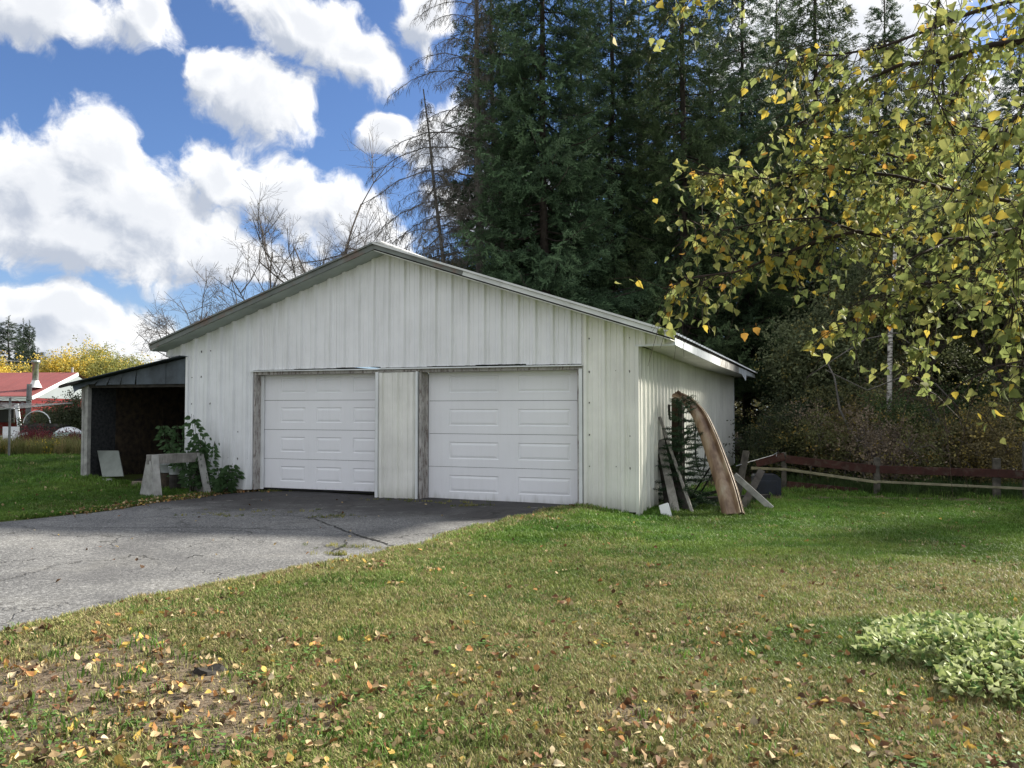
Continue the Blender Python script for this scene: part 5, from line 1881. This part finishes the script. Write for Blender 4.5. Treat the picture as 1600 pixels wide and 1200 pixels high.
# overhead wires to a far pole
upole = empty('utility_pole', (ux(-60, 58), 58, 0), 0, 'utility pole far behind the red house', 'utility pole')
MB().tube([(ux(-60, 58), 58, 0), (ux(-60, 58), 58, 7.2)], .14, 8).build('pole', M['pole_wood'], upole)
MB().box((ux(-60, 58) - 1, 57.9, 6.4), (2, 0, 0), (0, .1, 0), (0, 0, .12)).build('crossarm', M['pole_wood'], upole)
for k, (va, vb) in enumerate(((556, 561), (562, 568), (568, 585))):
    a, b = P(-60, va, 58), P(260, vb, 62)
    loose('overhead_wire', lambda mb: mb.tube([a.lerp(b, q / 10) - UP * (.5 * math.sin(math.pi * q / 10)) for q in range(11)], .022, 4), 'wire',
          ('top', 'middle', 'lowest')[k] + ' overhead wire crossing in front of the far trees', 'wire', 'overhead wires')
# the far wood line closes the horizon
def far_wood():
    r = np.random.RandomState(77)
    n = 26000
    a = r.uniform(-1.9, 1.9, n)
    dist = r.uniform(95, 125, n)
    x = np.sin(a) * dist; y = np.cos(a) * dist
    top = 3.2 + 1.8 * vnoise(x, y, .10, 8) + 1.5 * vnoise(x, y, .5, 9)
    z = r.rand(n) ** .8 * top
    k = vnoise(x, y, .22, 10)[:, None]
    col = np.array([[.035, .05, .03]]) * (1 - k) + np.array([[.16, .14, .05]]) * k
    col *= r.uniform(.6, 1.4, (n, 1))
    pm = points_mesh('distant_woods', np.stack([x, y, z], 1), eul(r.randn(n, 3)), r.uniform(5, 9, n), col, 2)
    scatter_obj('distant_woods', pm, 'leafcluster', LEAFC, label='distant mixed wood along the horizon', cat='woods')
far_wood()


# ------------------------------------------------------------------ foreground birch branch (tree stands just right of the frame)
def leaf_mat(name, col, col2, tr=.5):
    return mat(name, col, .6, .1, 14, col2=col2, trans=tr, spec=.2)


LM = [leaf_mat('birch_leaf_green', (.24, .28, .095), (.15, .19, .065)), leaf_mat('birch_leaf_yellow_green', (.36, .36, .12), (.25, .27, .09)),
      leaf_mat('birch_leaf_yellow', (.52, .40, .07), (.40, .32, .06)), leaf_mat('birch_leaf_orange', (.55, .33, .07), (.36, .19, .05))]


def birch_leaf_mesh(seed, m):
    r = np.random.RandomState(seed)
    mb = MB()
    L = .040
    # stalk then blade, blade hangs along +Z of the piece
    mb.add([(0.0007, 0, 0), (-.0007, 0, 0), (0, 0, .020)], [(0, 1, 2)])
    o = Vector((0, 0, .018)); d = Vector((0, 0, 1)); s = Vector((1, 0, 0)); n = Vector((0, 1, 0))
    prof = [(0, .10), (.06, .40), (.22, .50), (.42, .42), (.60, .29), (.78, .14), (1, 0)]
    fold = r.uniform(-.1, .6); curl = r.uniform(-.7, .7)
    vs = []
    for i, (t, w) in enumerate(prof):
        c = o + d * t * L + n * curl * L * t * t
        jag = 1 + .10 * (-1) ** i
        if w == 0: vs.append(c)
        else: vs += [c + s * w * L * .88 * jag + n * fold * w * L, c, c - s * w * L * .88 * (2 - jag) + n * fold * w * L]
    fs = []
    for i in range(5):
        a = 3 * i
        fs += [(a, a + 1, a + 4, a + 3), (a + 1, a + 2, a + 5, a + 4)]
    fs += [(15, 16, 18), (16, 17, 18)]
    mb.add(vs, fs)
    return mb.mesh('birch_leaf', m, True)


def make_birch():
    r = np.random.RandomState(23)
    tx, ty = 4.15, 3.6
    b = Vector((tx, ty, gz(tx, ty)))
    t = empty('birch_tree', b, 0, 'birch tree whose leafy yellowing branches hang in from the upper right', 'birch tree')
    MB().tube([b - UP * .1, b + Vector((.03, 0, 1.6)), b + Vector((-.03, .05, 3.2)), b + Vector((.05, .1, 5.2)), b + Vector((.2, .1, 7.5))], [.15, .13, .10, .07, .03], 12).build('trunk', M['birch_bark'], t, True)
    limbs = [  # pixel path (u, v, depth) from the trunk outwards, leafiness
        ([(1660, 345, 3.5), (1600, 357, 3.45), (1540, 370, 3.4), (1470, 378, 3.4), (1400, 372, 3.45), (1340, 362, 3.5), (1290, 372, 3.5), (1220, 398, 3.6), (1150, 425, 3.6), (1090, 432, 3.65), (1035, 452, 3.7)], .019, 1.05),
        ([(1660, 330, 3.4), (1500, 300, 3.3), (1400, 275, 3.4), (1300, 262, 3.5), (1210, 280, 3.6), (1140, 275, 3.7), (1090, 268, 3.8)], .012, 1.15),
        ([(1680, -30, 3.2), (1585, 0, 3.1), (1512, 22, 3.1), (1450, 47, 3.15), (1375, 75, 3.2), (1300, 87, 3.3), (1262, 85, 3.4), (1215, 95, 3.4)], .013, .85),
        ([(1680, 50, 3.0), (1597, 65, 3.0), (1550, 70, 3.0), (1475, 95, 3.05), (1405, 102, 3.1), (1355, 125, 3.2), (1300, 162, 3.3), (1240, 200, 3.4)], .018, 1.0),
        ([(1475, -60, 2.9), (1467, 0, 2.9), (1460, 60, 2.9), (1456, 140, 2.9), (1480, 185, 2.9), (1505, 230, 2.9)], .006, .8),
        ([(1660, 90, 2.5), (1600, 165, 2.5), (1556, 228, 2.55), (1528, 280, 2.6), (1505, 340, 2.7)], .008, 1.0),
        ([(1680, 420, 3.0), (1590, 420, 3.0), (1500, 430, 3.1), (1420, 452, 3.2), (1360, 480, 3.3)], .010, .9),
        ([(1680, 540, 2.7), (1620, 560, 2.7), (1560, 571, 2.75), (1500, 600, 2.8), (1460, 640, 2.9)], .007, .45),
        ([(1680, 200, 3.1), (1580, 210, 3.1), (1480, 190, 3.2), (1400, 200, 3.3), (1320, 215, 3.4), (1250, 190, 3.6)], .011, 1.15),
        ([(1500, -160, 3.6), (1350, -90, 3.6), (1200, -50, 3.6), (1100, -20, 3.6), (1030, 0, 3.6)], .010, .5),
        ([(1700, 120, 2.7), (1640, 250, 2.7), (1600, 330, 2.7), (1585, 420, 2.75), (1580, 520, 2.8)], .008, 1.0),
        ([(1480, 378, 3.4), (1430, 400, 3.3), (1380, 440, 3.3), (1340, 490, 3.3), (1325, 520, 3.3)], .006, .55),
        ([(1340, 362, 3.5), (1280, 340, 3.5), (1200, 345, 3.6), (1130, 360, 3.7), (1080, 345, 3.7)], .006, 1.0),
        ([(1520, 300, 3.8), (1440, 260, 3.9), (1360, 230, 4.0), (1290, 250, 4.0), (1230, 330, 4.0)], .008, 1.2),
        ([(1640, -20, 3.8), (1500, 130, 3.9), (1420, 300, 4.0), (1350, 330, 4.0)], .008, 1.2),
        ([(1680, 440, 3.2), (1560, 420, 3.3), (1470, 480, 3.4), (1440, 560, 3.4), (1425, 600, 3.4)], .006, .7)]
    twigs = MB()
    leaves = []
    for li, (path, rad, leafy) in enumerate(limbs):
        pts = [P(*q) for q in path]
        n = len(pts)
        # join to the trunk
        if path[0][0] >= 1640:
            j = Vector((tx, ty, max(1.8, pts[0].z - .35)))
            pts = [j, j.lerp(pts[0], .6) + UP * .06] + pts
        lb = MB().tube(pts, [max(.0022, rad * (1 - .85 * i / (len(pts) - 1))) for i in range(len(pts))], 7)
        lb.build('limb', M['birch_twig'], t, True)
        P3 = [P(*q) for q in path]
        # secondary twigs
        total = sum((P3[i + 1] - P3[i]).length for i in range(n - 1))
        ntw = int(total / .0145 * leafy)
        for k in range(ntw):
            f = (.02 + .98 * (k + r.rand()) / ntw) * (n - 1)
            i = min(int(f), n - 2)
            p = P3[i].lerp(P3[i + 1], f - i)
            al = (P3[i + 1] - P3[i]).normalized()
            d = (al * r.uniform(.1, .9) + Vector(r.randn(3)) * .55 + UP * r.uniform(-.8, .25)).normalized()
            L = r.uniform(.10, .34)
            q1 = p + d * L * .5; q2 = p + d * L - UP * L * .22
            twigs.tube([p, q1, q2], [.0022, .0016, .0009], 3, cap=False)
            nl = r.randint(3, 7)
            for m_ in range(nl):
                tt = .2 + .8 * (m_ + r.rand() * .6) / nl
                lp = p.lerp(q1, tt * 2) if tt < .5 else q1.lerp(q2, tt * 2 - 1)
                lv = 640 - 1200 * (lp.z - EYE) / lp.y; lu = 800 + 1200 * lp.x / lp.y
                if lv > (690 if lu > 1520 else 520 + .30 * max(0, lu - 1150)): continue
                if lp.x / lp.y < .20 and r.rand() < .35: continue
                ld = Vector((r.randn() * .7, r.randn() * .7, -.85 + r.randn() * .35)).normalized()
                side = r.rand()
                leaves.append((lp, ld, r.rand() * 6.28, r.uniform(.65, 1.2)))
    tag(twigs.build('twigs', M['birch_twig'], t), kind='stuff')
    # few single low leaves as in the photo
    for (u, v, Y) in ((1287, 517, 3.3), (1162, 522, 3.9), (1181, 513, 3.9)):
        leaves.append((P(u, v - 8, Y), Vector((.1, 0, -1)), 1.6, 1.15))
    protos = []
    for k, m in enumerate(LM):
        protos.append([birch_leaf_mesh(k * 10 + q, m) for q in range(6)])

    def col_pick(p):
        w = np.array([.58, .32, .09, .01]) if p.x / p.y > .42 else np.array([.42, .40, .155, .025])
        return r.choice(4, p=w)
    def vis(p):
        u = 800 + 1200 * p.x / p.y; v = 640 - 1200 * (p.z - EYE) / p.y
        return -20 < u < 1620 and -20 < v < 1220
    order = sorted(range(len(leaves)), key=lambda i: (not vis(leaves[i][0]), leaves[i][0].y))
    print('birch leaves', len(leaves))
    near = set(order[:290]); near |= set(range(len(leaves) - 3, len(leaves)))
    rest = []
    for i, (p, d, roll, s) in enumerate(leaves):
        if i in near:
            c = 3 if i >= len(leaves) - 3 else col_pick(p)
            o = bpy.data.objects.new('leaf', protos[c][i % 6]); COL.objects.link(o); o.parent = t
            o.location = p - b
            q = d.to_track_quat('Z', 'Y')
            o.rotation_euler = (q @ Euler((0, 0, roll)).to_quaternion()).to_euler()
            o.scale = (s, s, s)
        else:
            rest.append((p, d, roll, s))
    pts = np.array([tuple(q[0] - b) for q in rest]); dd = np.array([tuple(q[1]) for q in rest])
    me = points_mesh('foliage', pts, eul(dd), np.array([q[3] for q in rest]), np.ones((len(rest), 3)), 24)
    idx = np.array([col_pick(q[0]) * 6 + r.randint(6) for q in rest], np.int32)
    me.attributes['idx'].data.foreach_set('value', idx)
    scatter_obj('foliage', me, 'birch', [m for row_ in protos for m in row_], t)
make_birch()


# ------------------------------------------------------------------ grass, litter, plants on the ground
def in_garage(x, y):
    px, py = x - A2[0], y - A2[1]
    det = E2[0] * D2[1] - E2[1] * D2[0]
    s = (px * D2[1] - py * D2[0]) / det; tt = (E2[0] * py - E2[1] * px) / det
    return (s > SW - .05) & (s < S1 + .02) & (tt > -.0) & (tt < LEN)


def wedge(n, y0, y1, r, margin=60, power=1.0):
    """random ground points inside the view wedge and a bit beyond"""
    y = y0 + (y1 - y0) * r.rand(n) ** power
    u = r.uniform(-margin, 1600 + margin, n)
    return (u - 800) / 1200 * y, y


def make_grass():
    r = np.random.RandomState(99)
    layers = [(52000, 2.9, 5.2, 1.0), (60000, 5.2, 8.5, 1.15), (52000, 8.5, 14, 1.35), (34000, 14, 27, 2.1)]
    X, Y, S = [], [], []
    for n, y0, y1, s in layers:
        x, y = wedge(n, y0, y1, r)
        X.append(x); Y.append(y); S.append(np.full(n, s))
    x = np.concatenate(X); y = np.concatenate(Y); s = np.concatenate(S)
    keep = ~in_poly(x, y, dpoly) | (edge_dist(x, y, Re) < .05 * r.rand(len(x)))
    keep &= ~in_garage(x, y)
    cov = lawn_cover(x, y) * (1 - .97 * under_trees(x, y))
    keep &= r.rand(len(x)) < (.05 + .95 * cov ** 1.6)
    x, y, s, cov = x[keep], y[keep], s[keep], cov[keep]
    n = len(x)
    z = ground_z(x, y) + .012
    dry = dry_or_sunlit(x, y)
    pn = vnoise(x, y, 4.5, 31)
    g1 = np.array([.085, .165, .026]); g2 = np.array([.185, .250, .055]); d1 = np.array([.34, .31, .14]); d2 = np.array([.27, .22, .12])
    k = pn[:, None]
    col = g1 * (1 - k) + g2 * k
    gn = (smoothstep(7.5, 10, y) * (.5 + .5 * vnoise(x, y, 1.5, 61)))[:, None]
    col = col * (1 - .55 * gn) + np.array([.065, .185, .018]) * .55 * gn
    mot = vnoise(x, y, 1.6, 62)[:, None]
    col = col * (.72 + .56 * mot)
    dk = np.clip(dry * (.45 + 1.0 * r.rand(n)), 0, 1)[:, None]
    pick = r.rand(n, 1) < dk * .80
    dryc = np.where(r.rand(n, 1) < .65, d1, d2)
    col = np.where(pick, dryc, col * (1 - .45 * dk) + d1 * .45 * dk)
    # deeper green clover patches
    cl = ((np.hypot((x - 1.75) / .55, (y - 4.75) / .4) < 1) | (np.hypot((x - 2.4) / .6, (y - 5.2) / .3) < 1))[:, None]
    clk = ((1 - smoothstep(.5, 1.15, np.minimum(np.hypot((x - 1.75) / .6, (y - 4.75) / .42), np.hypot((x - 2.3) / .6, (y - 5.2) / .35)) + .4 * (pn - .5))) * .65)[:, None]
    col = col * (1 - clk) + np.array([.085, .17, .03]) * clk
    col *= (1 + .22 * r.randn(n, 1)).clip(.5, 1.6)
    sc_ = s * r.uniform(.65, 1.25, n) * (.75 + .45 * vnoise(x, y, 7, 33))
    # taller uncut grass along walls and fence
    wall = (np.abs((x - W(7.1, 2)[0]) * NS.x + (y - W(7.1, 2)[1]) * NS.y) < .35) & (y > 11.3)
    fac = (y - (12.0 - (x - 1.05) * .342) > -.35) & (x > 1.0) & (x < 2.3) & (y > 11)
    sc_ = np.where(wall | fac, sc_ * 1.5, sc_)
    rot = np.stack([r.randn(n) * .12, r.randn(n) * .12, r.rand(n) * 6.28], 1)
    scl = np.stack([sc_, sc_, sc_ * .72], 1)
    scatter_obj('lawn_grass', points_mesh('lawn_grass', np.stack([x, y, z], 1), rot, scl, col, 3), 'tuft', TUFT, label='mown lawn grass, green with dry yellow patches', cat='grass')
    print('grass', n)


make_grass()


def make_tall_grass():
    r = np.random.RandomState(5)
    pts = []
    for _ in range(750):   # border on the far left
        u = r.uniform(-40, 134); Y = r.uniform(23.0, 24.6)
        pts.append((ux(u, Y), Y, r.uniform(.6, 1.25), 0))
    for _ in range(420):   # below the fence, in the shade
        u = r.uniform(1215, 1660); Y = np.interp(u, [1165, 1225, 1370, 1557, 1640], [16.6, 16.1, 15.0, 14.2, 13.7]) + r.uniform(-.1, 1.6)
        pts.append((ux(u, Y), Y, r.uniform(.3, .7), 1))
    for _ in range(60):    # foot of the side wall among the boards
        q = W(S1 + r.uniform(.05, 1.6), r.uniform(.6, 5), 0)
        pts.append((q.x, q.y, r.uniform(.25, .5), 1))
    pts = np.array(pts)
    z = ground_z(pts[:, 0], pts[:, 1])
    c0 = np.array([.16, .17, .06]); c1 = np.array([.045, .08, .022])
    col = np.where(pts[:, 3:4] > .5, c1, c0) * r.uniform(.6, 1.5, (len(pts), 1))
    col = np.where((r.rand(len(pts), 1) < .25) & (pts[:, 3:4] < .5), np.array([.33, .27, .13]), col)
    rot = np.stack([r.randn(len(pts)) * .1, r.randn(len(pts)) * .1, r.rand(len(pts)) * 6.28], 1)
    scatter_obj('tall_grass', points_mesh('tall_grass', np.stack([pts[:, 0], pts[:, 1], z], 1), rot, pts[:, 2], col, 2), 'tall', TALL, label='uncut grass along the border, the fence and the side wall', cat='grass')
make_tall_grass()

LEAFCOL = np.array([(.42, .32, .17), (.48, .38, .22), (.50, .35, .09), (.36, .18, .07), (.17, .085, .045), (.10, .060, .035), (.30, .21, .11), (.50, .42, .28)])


def litter_points(n, r, y0=3.0, y1=15, power=1.3):
    x, y = wedge(n, y0, y1, r, 40, power)
    e = edge_dist(x, y, Re); el_ = edge_dist(x, y, Le)
    inside = in_poly(x, y, dpoly)
    d = .10 + .9 * (1 - smoothstep(3.2, 5.8, y)) + .35 * (1 - smoothstep(0, 1.0, e)) + .7 * (1 - smoothstep(0, .35, el_))
    d = d + .55 * (1 - smoothstep(.4, 1.2, np.hypot((x - 1.3) / 1.1, (y - 5.2) / .6))) + .35 * (1 - smoothstep(.4, 1.1, np.hypot((x + 1.9) / 1.6, (y - 4.2) / .9)))
    d = d * (.45 + 1.1 * vnoise(x, y, 5, 41) ** 1.5) * (1 - .25 * smoothstep(0, 3, x) * smoothstep(7, 10, y))
    d = np.where(inside, .015, d)
    keep = (r.rand(n) < d) & ~in_garage(x, y)
    x, y = x[keep], y[keep]
    for _ in range(46):
        cy = r.uniform(3.3, 7.5); cx = ux(r.uniform(0, 1600), cy)
        if in_poly(np.array([cx]), np.array([cy]), dpoly)[0]: continue
        k = r.randint(8, 34)
        x = np.append(x, cx + r.randn(k) * .07); y = np.append(y, cy + r.randn(k) * .045)
    i = r.randint(int(NR * .45), NR - 2, 900)   # drift caught along the far edge of the asphalt
    f = r.rand(900)[:, None]
    q = Le[i] * (1 - f) + Le[i + 1] * f + np.stack([r.randn(900) * .10, r.randn(900) * .14 + .05], 1)
    x = np.append(x, q[:, 0]); y = np.append(y, q[:, 1])
    return x, y


def make_litter():
    r = np.random.RandomState(12)
    x, y = litter_points(15000, r)
    order = np.argsort(y)
    x, y = x[order], y[order]
    nbig = 240
    pick = set(np.linspace(0, 700, nbig).astype(int))
    n = len(x)
    z = ground_z(x, y) + np.where(in_poly(x, y, dpoly), .014, .026 + .026 * r.rand(n) - .012 * (lawn_cover(x, y) < .5))
    rot = np.stack([r.randn(n) * .6, r.randn(n) * .6, r.rand(n) * 6.28], 1)
    sc_ = r.uniform(.4, 1.05, n)
    ci = r.choice(8, n, p=[.17, .09, .11, .13, .16, .14, .14, .06])
    rest = np.array([i for i in range(n) if i not in pick])
    col = LEAFCOL[ci] * (1 + .15 * r.randn(n, 1)).clip(.6, 1.4)
    scatter_obj('leaf_litter', points_mesh('leaf_litter', np.stack([x, y, z], 1)[rest], rot[rest], sc_[rest], col[rest], 4), 'dry', DRY, label='small fallen birch leaves scattered over the lawn and driveway edges', cat='leaf litter')
    names = ['pale tan', 'pale cream', 'golden yellow', 'orange brown', 'reddish brown', 'dark brown', 'dull tan', 'bleached']
    ms = []
    for k in range(8):
        m = mat('fallen_leaf_' + names[k].replace(' ', '_'), tuple(LEAFCOL[k]), .7, .2, 60, trans=.12)
        ms.append([src_dryleaf(200 + k * 3 + q, m, .055) for q in range(3)])
    for i in sorted(pick):
        if i >= n: continue
        o = bpy.data.objects.new('fallen_leaf', ms[ci[i]][i % 3]); COL.objects.link(o)
        o.location = (x[i], y[i], z[i] + .004); o.rotation_euler = rot[i]; s = sc_[i] * 1.1; o.scale = (s, s, s)
        uu = 800 + 1200 * x[i] / y[i]; ed = float(edge_dist(np.array([x[i]]), np.array([y[i]]), Re)[0])
        ds = math.hypot(x[i] - GP(325, 1056).x, y[i] - GP(325, 1056).y)
        where = ('beside the small dark stump' if ds < .35 else 'on the bare soil left of the stump' if uu < 300 else 'at the driveway edge' if ed < .45 else
                 'on the thin soil right of the stump' if uu < 520 else 'in front of the variegated clump' if uu > 1320 else 'on the worn patch in the middle foreground' if 820 < uu < 1060 else 'in the dry grass left of the worn patch' if uu <= 820 else 'in the grass between worn patch and clump')
        tag(o, names[ci[i]] + ' fallen leaf ' + where, 'leaf', names[ci[i]] + ' leaves ' + where)
    print('litter', n)


make_litter()


# variegated ground cover clump on the right
def groundcover():
    r = np.random.RandomState(8)
    c = Vector((3.10, 4.47, 0)); c.z = gz(c.x, c.y)
    t = empty('variegated_clump', c, 0, 'low spreading clump of pale yellow green variegated leaves on the right lawn', 'plant')
    m1 = mat('variegated_leaf', (.50, .54, .22), .55, .1, 22, col2=(.26, .36, .12), trans=.3)
    m2 = mat('green_clump_leaf', (.17, .27, .09), .55, .1, 20, col2=(.11, .19, .06), trans=.3)
    m3 = mat('cream_edged_leaf', (.60, .62, .38), .55, .1, 22, col2=(.34, .42, .18), trans=.3)
    protos = []
    for k, m in enumerate((m1, m2, m3)):
        for q in range(2):
            mb = MB(); leaf_shape(mb, (0, 0, 0), (0, 0, 1), (1, .1 * q, 0), .046, .034, .25 + .2 * q, .35); protos.append(mb.mesh('clump_leaf', m, True))
    st = MB()
    L = []
    for k in range(5200):
        a = r.rand() * 6.28; rr = math.sqrt(r.rand())
        lim = 1 + .16 * math.sin(3 * a + 1) + .10 * math.sin(7 * a)
        x = math.cos(a) * rr * 1.0 * lim; y = math.sin(a) * rr * .74 * lim
        h = .155 * (1 - rr ** 2.2) * (.8 + .4 * vnoise(np.array(x), np.array(y), 9, 55)) + .05
        lay = 1 if k < 3800 else r.uniform(.3, .95)
        L.append((Vector((x, y, float(h) * lay)), Vector((x * .8 + r.randn() * .55, y * .8 - .2 + r.randn() * .55, .30 + r.randn() * .25)), r.uniform(.6, 1.3), rr))
        if k % 14 == 0: st.tube([(x * .92, y * .92, -.01), (x, y, float(h) * .95)], [.003, .002], 3, cap=False)
    o = st.build('stems', M['weed_leaf']); o.parent = t; tag(o, kind='stuff')
    L.sort(key=lambda q: -(-q[0].y + q[0].z * 3))
    def ok(q):
        u = 800 + 1200 * (c.x + q[0].x) / (c.y + q[0].y); return u < 1600
    near = [q for q in L if ok(q)][:290]
    ids = {id(q) for q in near}
    def pick(q): return r.choice(6, p=[.25, .2, .10, .08, .2, .17])
    for q in near:
        o = bpy.data.objects.new('leaf', protos[pick(q)]); COL.objects.link(o); o.parent = t
        o.location = q[0]; o.rotation_euler = (q[1].to_track_quat('Z', 'Y') @ Euler((0, 0, r.rand() * 6.28)).to_quaternion()).to_euler(); o.scale = (q[2],) * 3
    rest = [q for q in L if id(q) not in ids]
    me = points_mesh('foliage', np.array([tuple(q[0]) for q in rest]), eul(np.array([tuple(q[1]) for q in rest])), np.array([q[2] for q in rest]), np.ones((len(rest), 3)), 6)
    me.attributes['idx'].data.foreach_set('value', np.array([pick(q) for q in rest], np.int32))
    scatter_obj('foliage', me, 'clump', protos, t)


groundcover()


def weeds_small():
    # moss and weed tufts in the cracks and at the doors
    r = np.random.RandomState(15)
    spots = [((350, 806), .35, 26), ((520, 808), .25, 26), ((535, 868), .18, 20), ((545, 855), .2, 20), ((590, 858), .2, 16), ((735, 791), .18, 24), ((700, 786), .3, 14), ((430, 800), .5, 14), ((620, 782), .3, 16), ((655, 785), .12, 10), ((905, 797), .3, 40), ((440, 768), .3, 16)]
    X = []
    for (uv, sp, n) in spots:
        g = GP(*uv)
        for _ in range(n): X.append((g.x + r.randn() * sp, g.y + r.randn() * sp * .25))
    X = np.array(X)
    z = ground_z(X[:, 0], X[:, 1]) + .008
    col = np.array([[.26, .25, .07]]) * r.uniform(.6, 1.3, (len(X), 1))
    col[::3] = (.10, .13, .03)
    rot = np.stack([X[:, 0] * 0, X[:, 0] * 0, r.rand(len(X)) * 6.28], 1)
    scatter_obj('crack_weeds', points_mesh('crack_weeds', np.stack([X[:, 0], X[:, 1], z], 1), rot, r.uniform(.35, .9, len(X)), col, 3), 'tuft', TUFT, label='small yellowish weeds growing in the driveway cracks', cat='weeds')
weeds_small()

# tiny stump in the bare soil, near left
sp_ = GP(325, 1056)
st = empty('tree_stump', sp_, 0, 'small dark cut stump sticking out of the bare soil at lower left', 'stump')
mb = MB()
n = 14
prof = [(.10, -.02), (.085, .025), (.07, .045)]
vs = []
for (rr, z) in prof:
    for k in range(n):
        a = 2 * math.pi * k / n
        q = rr * (1 + .18 * math.sin(3 * a) + .1 * random.uniform(-1, 1))
        vs.append(sp_ + Vector((math.cos(a) * q, math.sin(a) * q * .7, z + (.012 * math.sin(a * 2) if z > .04 else 0))))
fs = [(i * n + k, i * n + (k + 1) % n, (i + 1) * n + (k + 1) % n, (i + 1) * n + k) for i in range(2) for k in range(n)]
mb.add(vs, fs).build('bark', M['dark_wood'], st)
MB().add([v - UP * .001 for v in vs[2 * n:]] + [sp_ + UP * .035], [(k, (k + 1) % n, n) for k in range(n)]).build('cut_face', M['dark_wood'], st)


# crumbs of soil, bits of twig and rosettes of weeds that break up the near ground
def ground_bits():
    r = np.random.RandomState(71)
    x, y = wedge(60000, 3.0, 7.0, r)
    c = lawn_cover(x, y)
    keep = (r.rand(len(x)) < np.where(c < .8, .9 * (1 - c), .015)) & ~in_poly(x, y, dpoly)
    x, y = x[keep], y[keep]
    n = len(x)
    z = ground_z(x, y) + .020
    k = r.rand(n, 1)
    col = np.array([[.05, .035, .024]]) * (1 - k) + np.array([[.26, .21, .155]]) * k
    scl = np.stack([r.uniform(.005, .020, n), r.uniform(.003, .010, n), r.uniform(.003, .008, n)], 1)
    tw = r.rand(n) < .16
    scl[tw] = np.stack([r.uniform(.04, .16, tw.sum()), r.uniform(.002, .005, tw.sum()), r.uniform(.002, .005, tw.sum())], 1)
    rot = np.stack([r.randn(n) * .2, r.randn(n) * .15, r.rand(n) * 6.28], 1)
    scatter_obj('soil_crumbs', points_mesh('soil_crumbs', np.stack([x, y, z], 1), rot, scl, col, 2), 'crumb', CRUMB, label='crumbs of soil and bits of twig on the bare patches', cat='soil')
    # gravel loosened from the driveway edge
    x, y = wedge(26000, 4.0, 11.0, r)
    e = edge_dist(x, y, Re)
    keep = in_poly(x, y, dpoly) & (r.rand(len(x)) < .05 + .8 * (e < .18))
    x, y = x[keep], y[keep]; n = len(x)
    g = r.uniform(.08, .42, (n, 1)) * np.array([[1, .99, .96]])
    scl = r.uniform(.004, .014, (n, 3)); rot = r.rand(n, 3) * 6
    scatter_obj('loose_gravel', points_mesh('loose_gravel', np.stack([x, y, ground_z(x, y) + .010], 1), rot, scl, g, 2), 'crumb', CRUMB, label='loose gravel along the edge of the driveway', cat='gravel')
    # coarse tufts and weed rosettes
    x, y = wedge(1000, 3.1, 12, r)
    keep = ~in_poly(x, y, dpoly) & ~in_garage(x, y)
    x, y = x[keep], y[keep]; n = len(x)
    col = np.array([[.10, .19, .035]]) * r.uniform(.5, 1.3, (n, 1))
    rot = np.stack([r.randn(n) * .15, r.randn(n) * .15, r.rand(n) * 6.28], 1)
    s_ = r.uniform(1.1, 1.7, n)
    scatter_obj('coarse_tufts', points_mesh('coarse_tufts', np.stack([x, y, ground_z(x, y) + .01], 1), rot, s_, col, 3), 'tuft', TUFT, label='coarser grass tufts standing above the mown lawn', cat='grass')
    x, y = wedge(1500, 3.1, 8, r, power=1.2)
    keep = ~in_poly(x, y, dpoly) & (vnoise(x, y, 2.5, 91) > .5)
    x, y = x[keep], y[keep]; n = len(x)
    col = np.array([[.09, .17, .04]]) * r.uniform(.6, 1.5, (n, 1))
    scl = np.stack([r.uniform(.35, .7, n), r.uniform(.35, .7, n), np.full(n, .15)], 1)
    rot = np.stack([r.randn(n) * .1, r.randn(n) * .1, r.rand(n) * 6.28], 1)
    scatter_obj('lawn_weeds', points_mesh('lawn_weeds', np.stack([x, y, ground_z(x, y) + .04], 1), rot, scl, col, 2), 'leafcluster', LEAFC, label='small leafy weeds in the lawn', cat='weeds')


ground_bits()
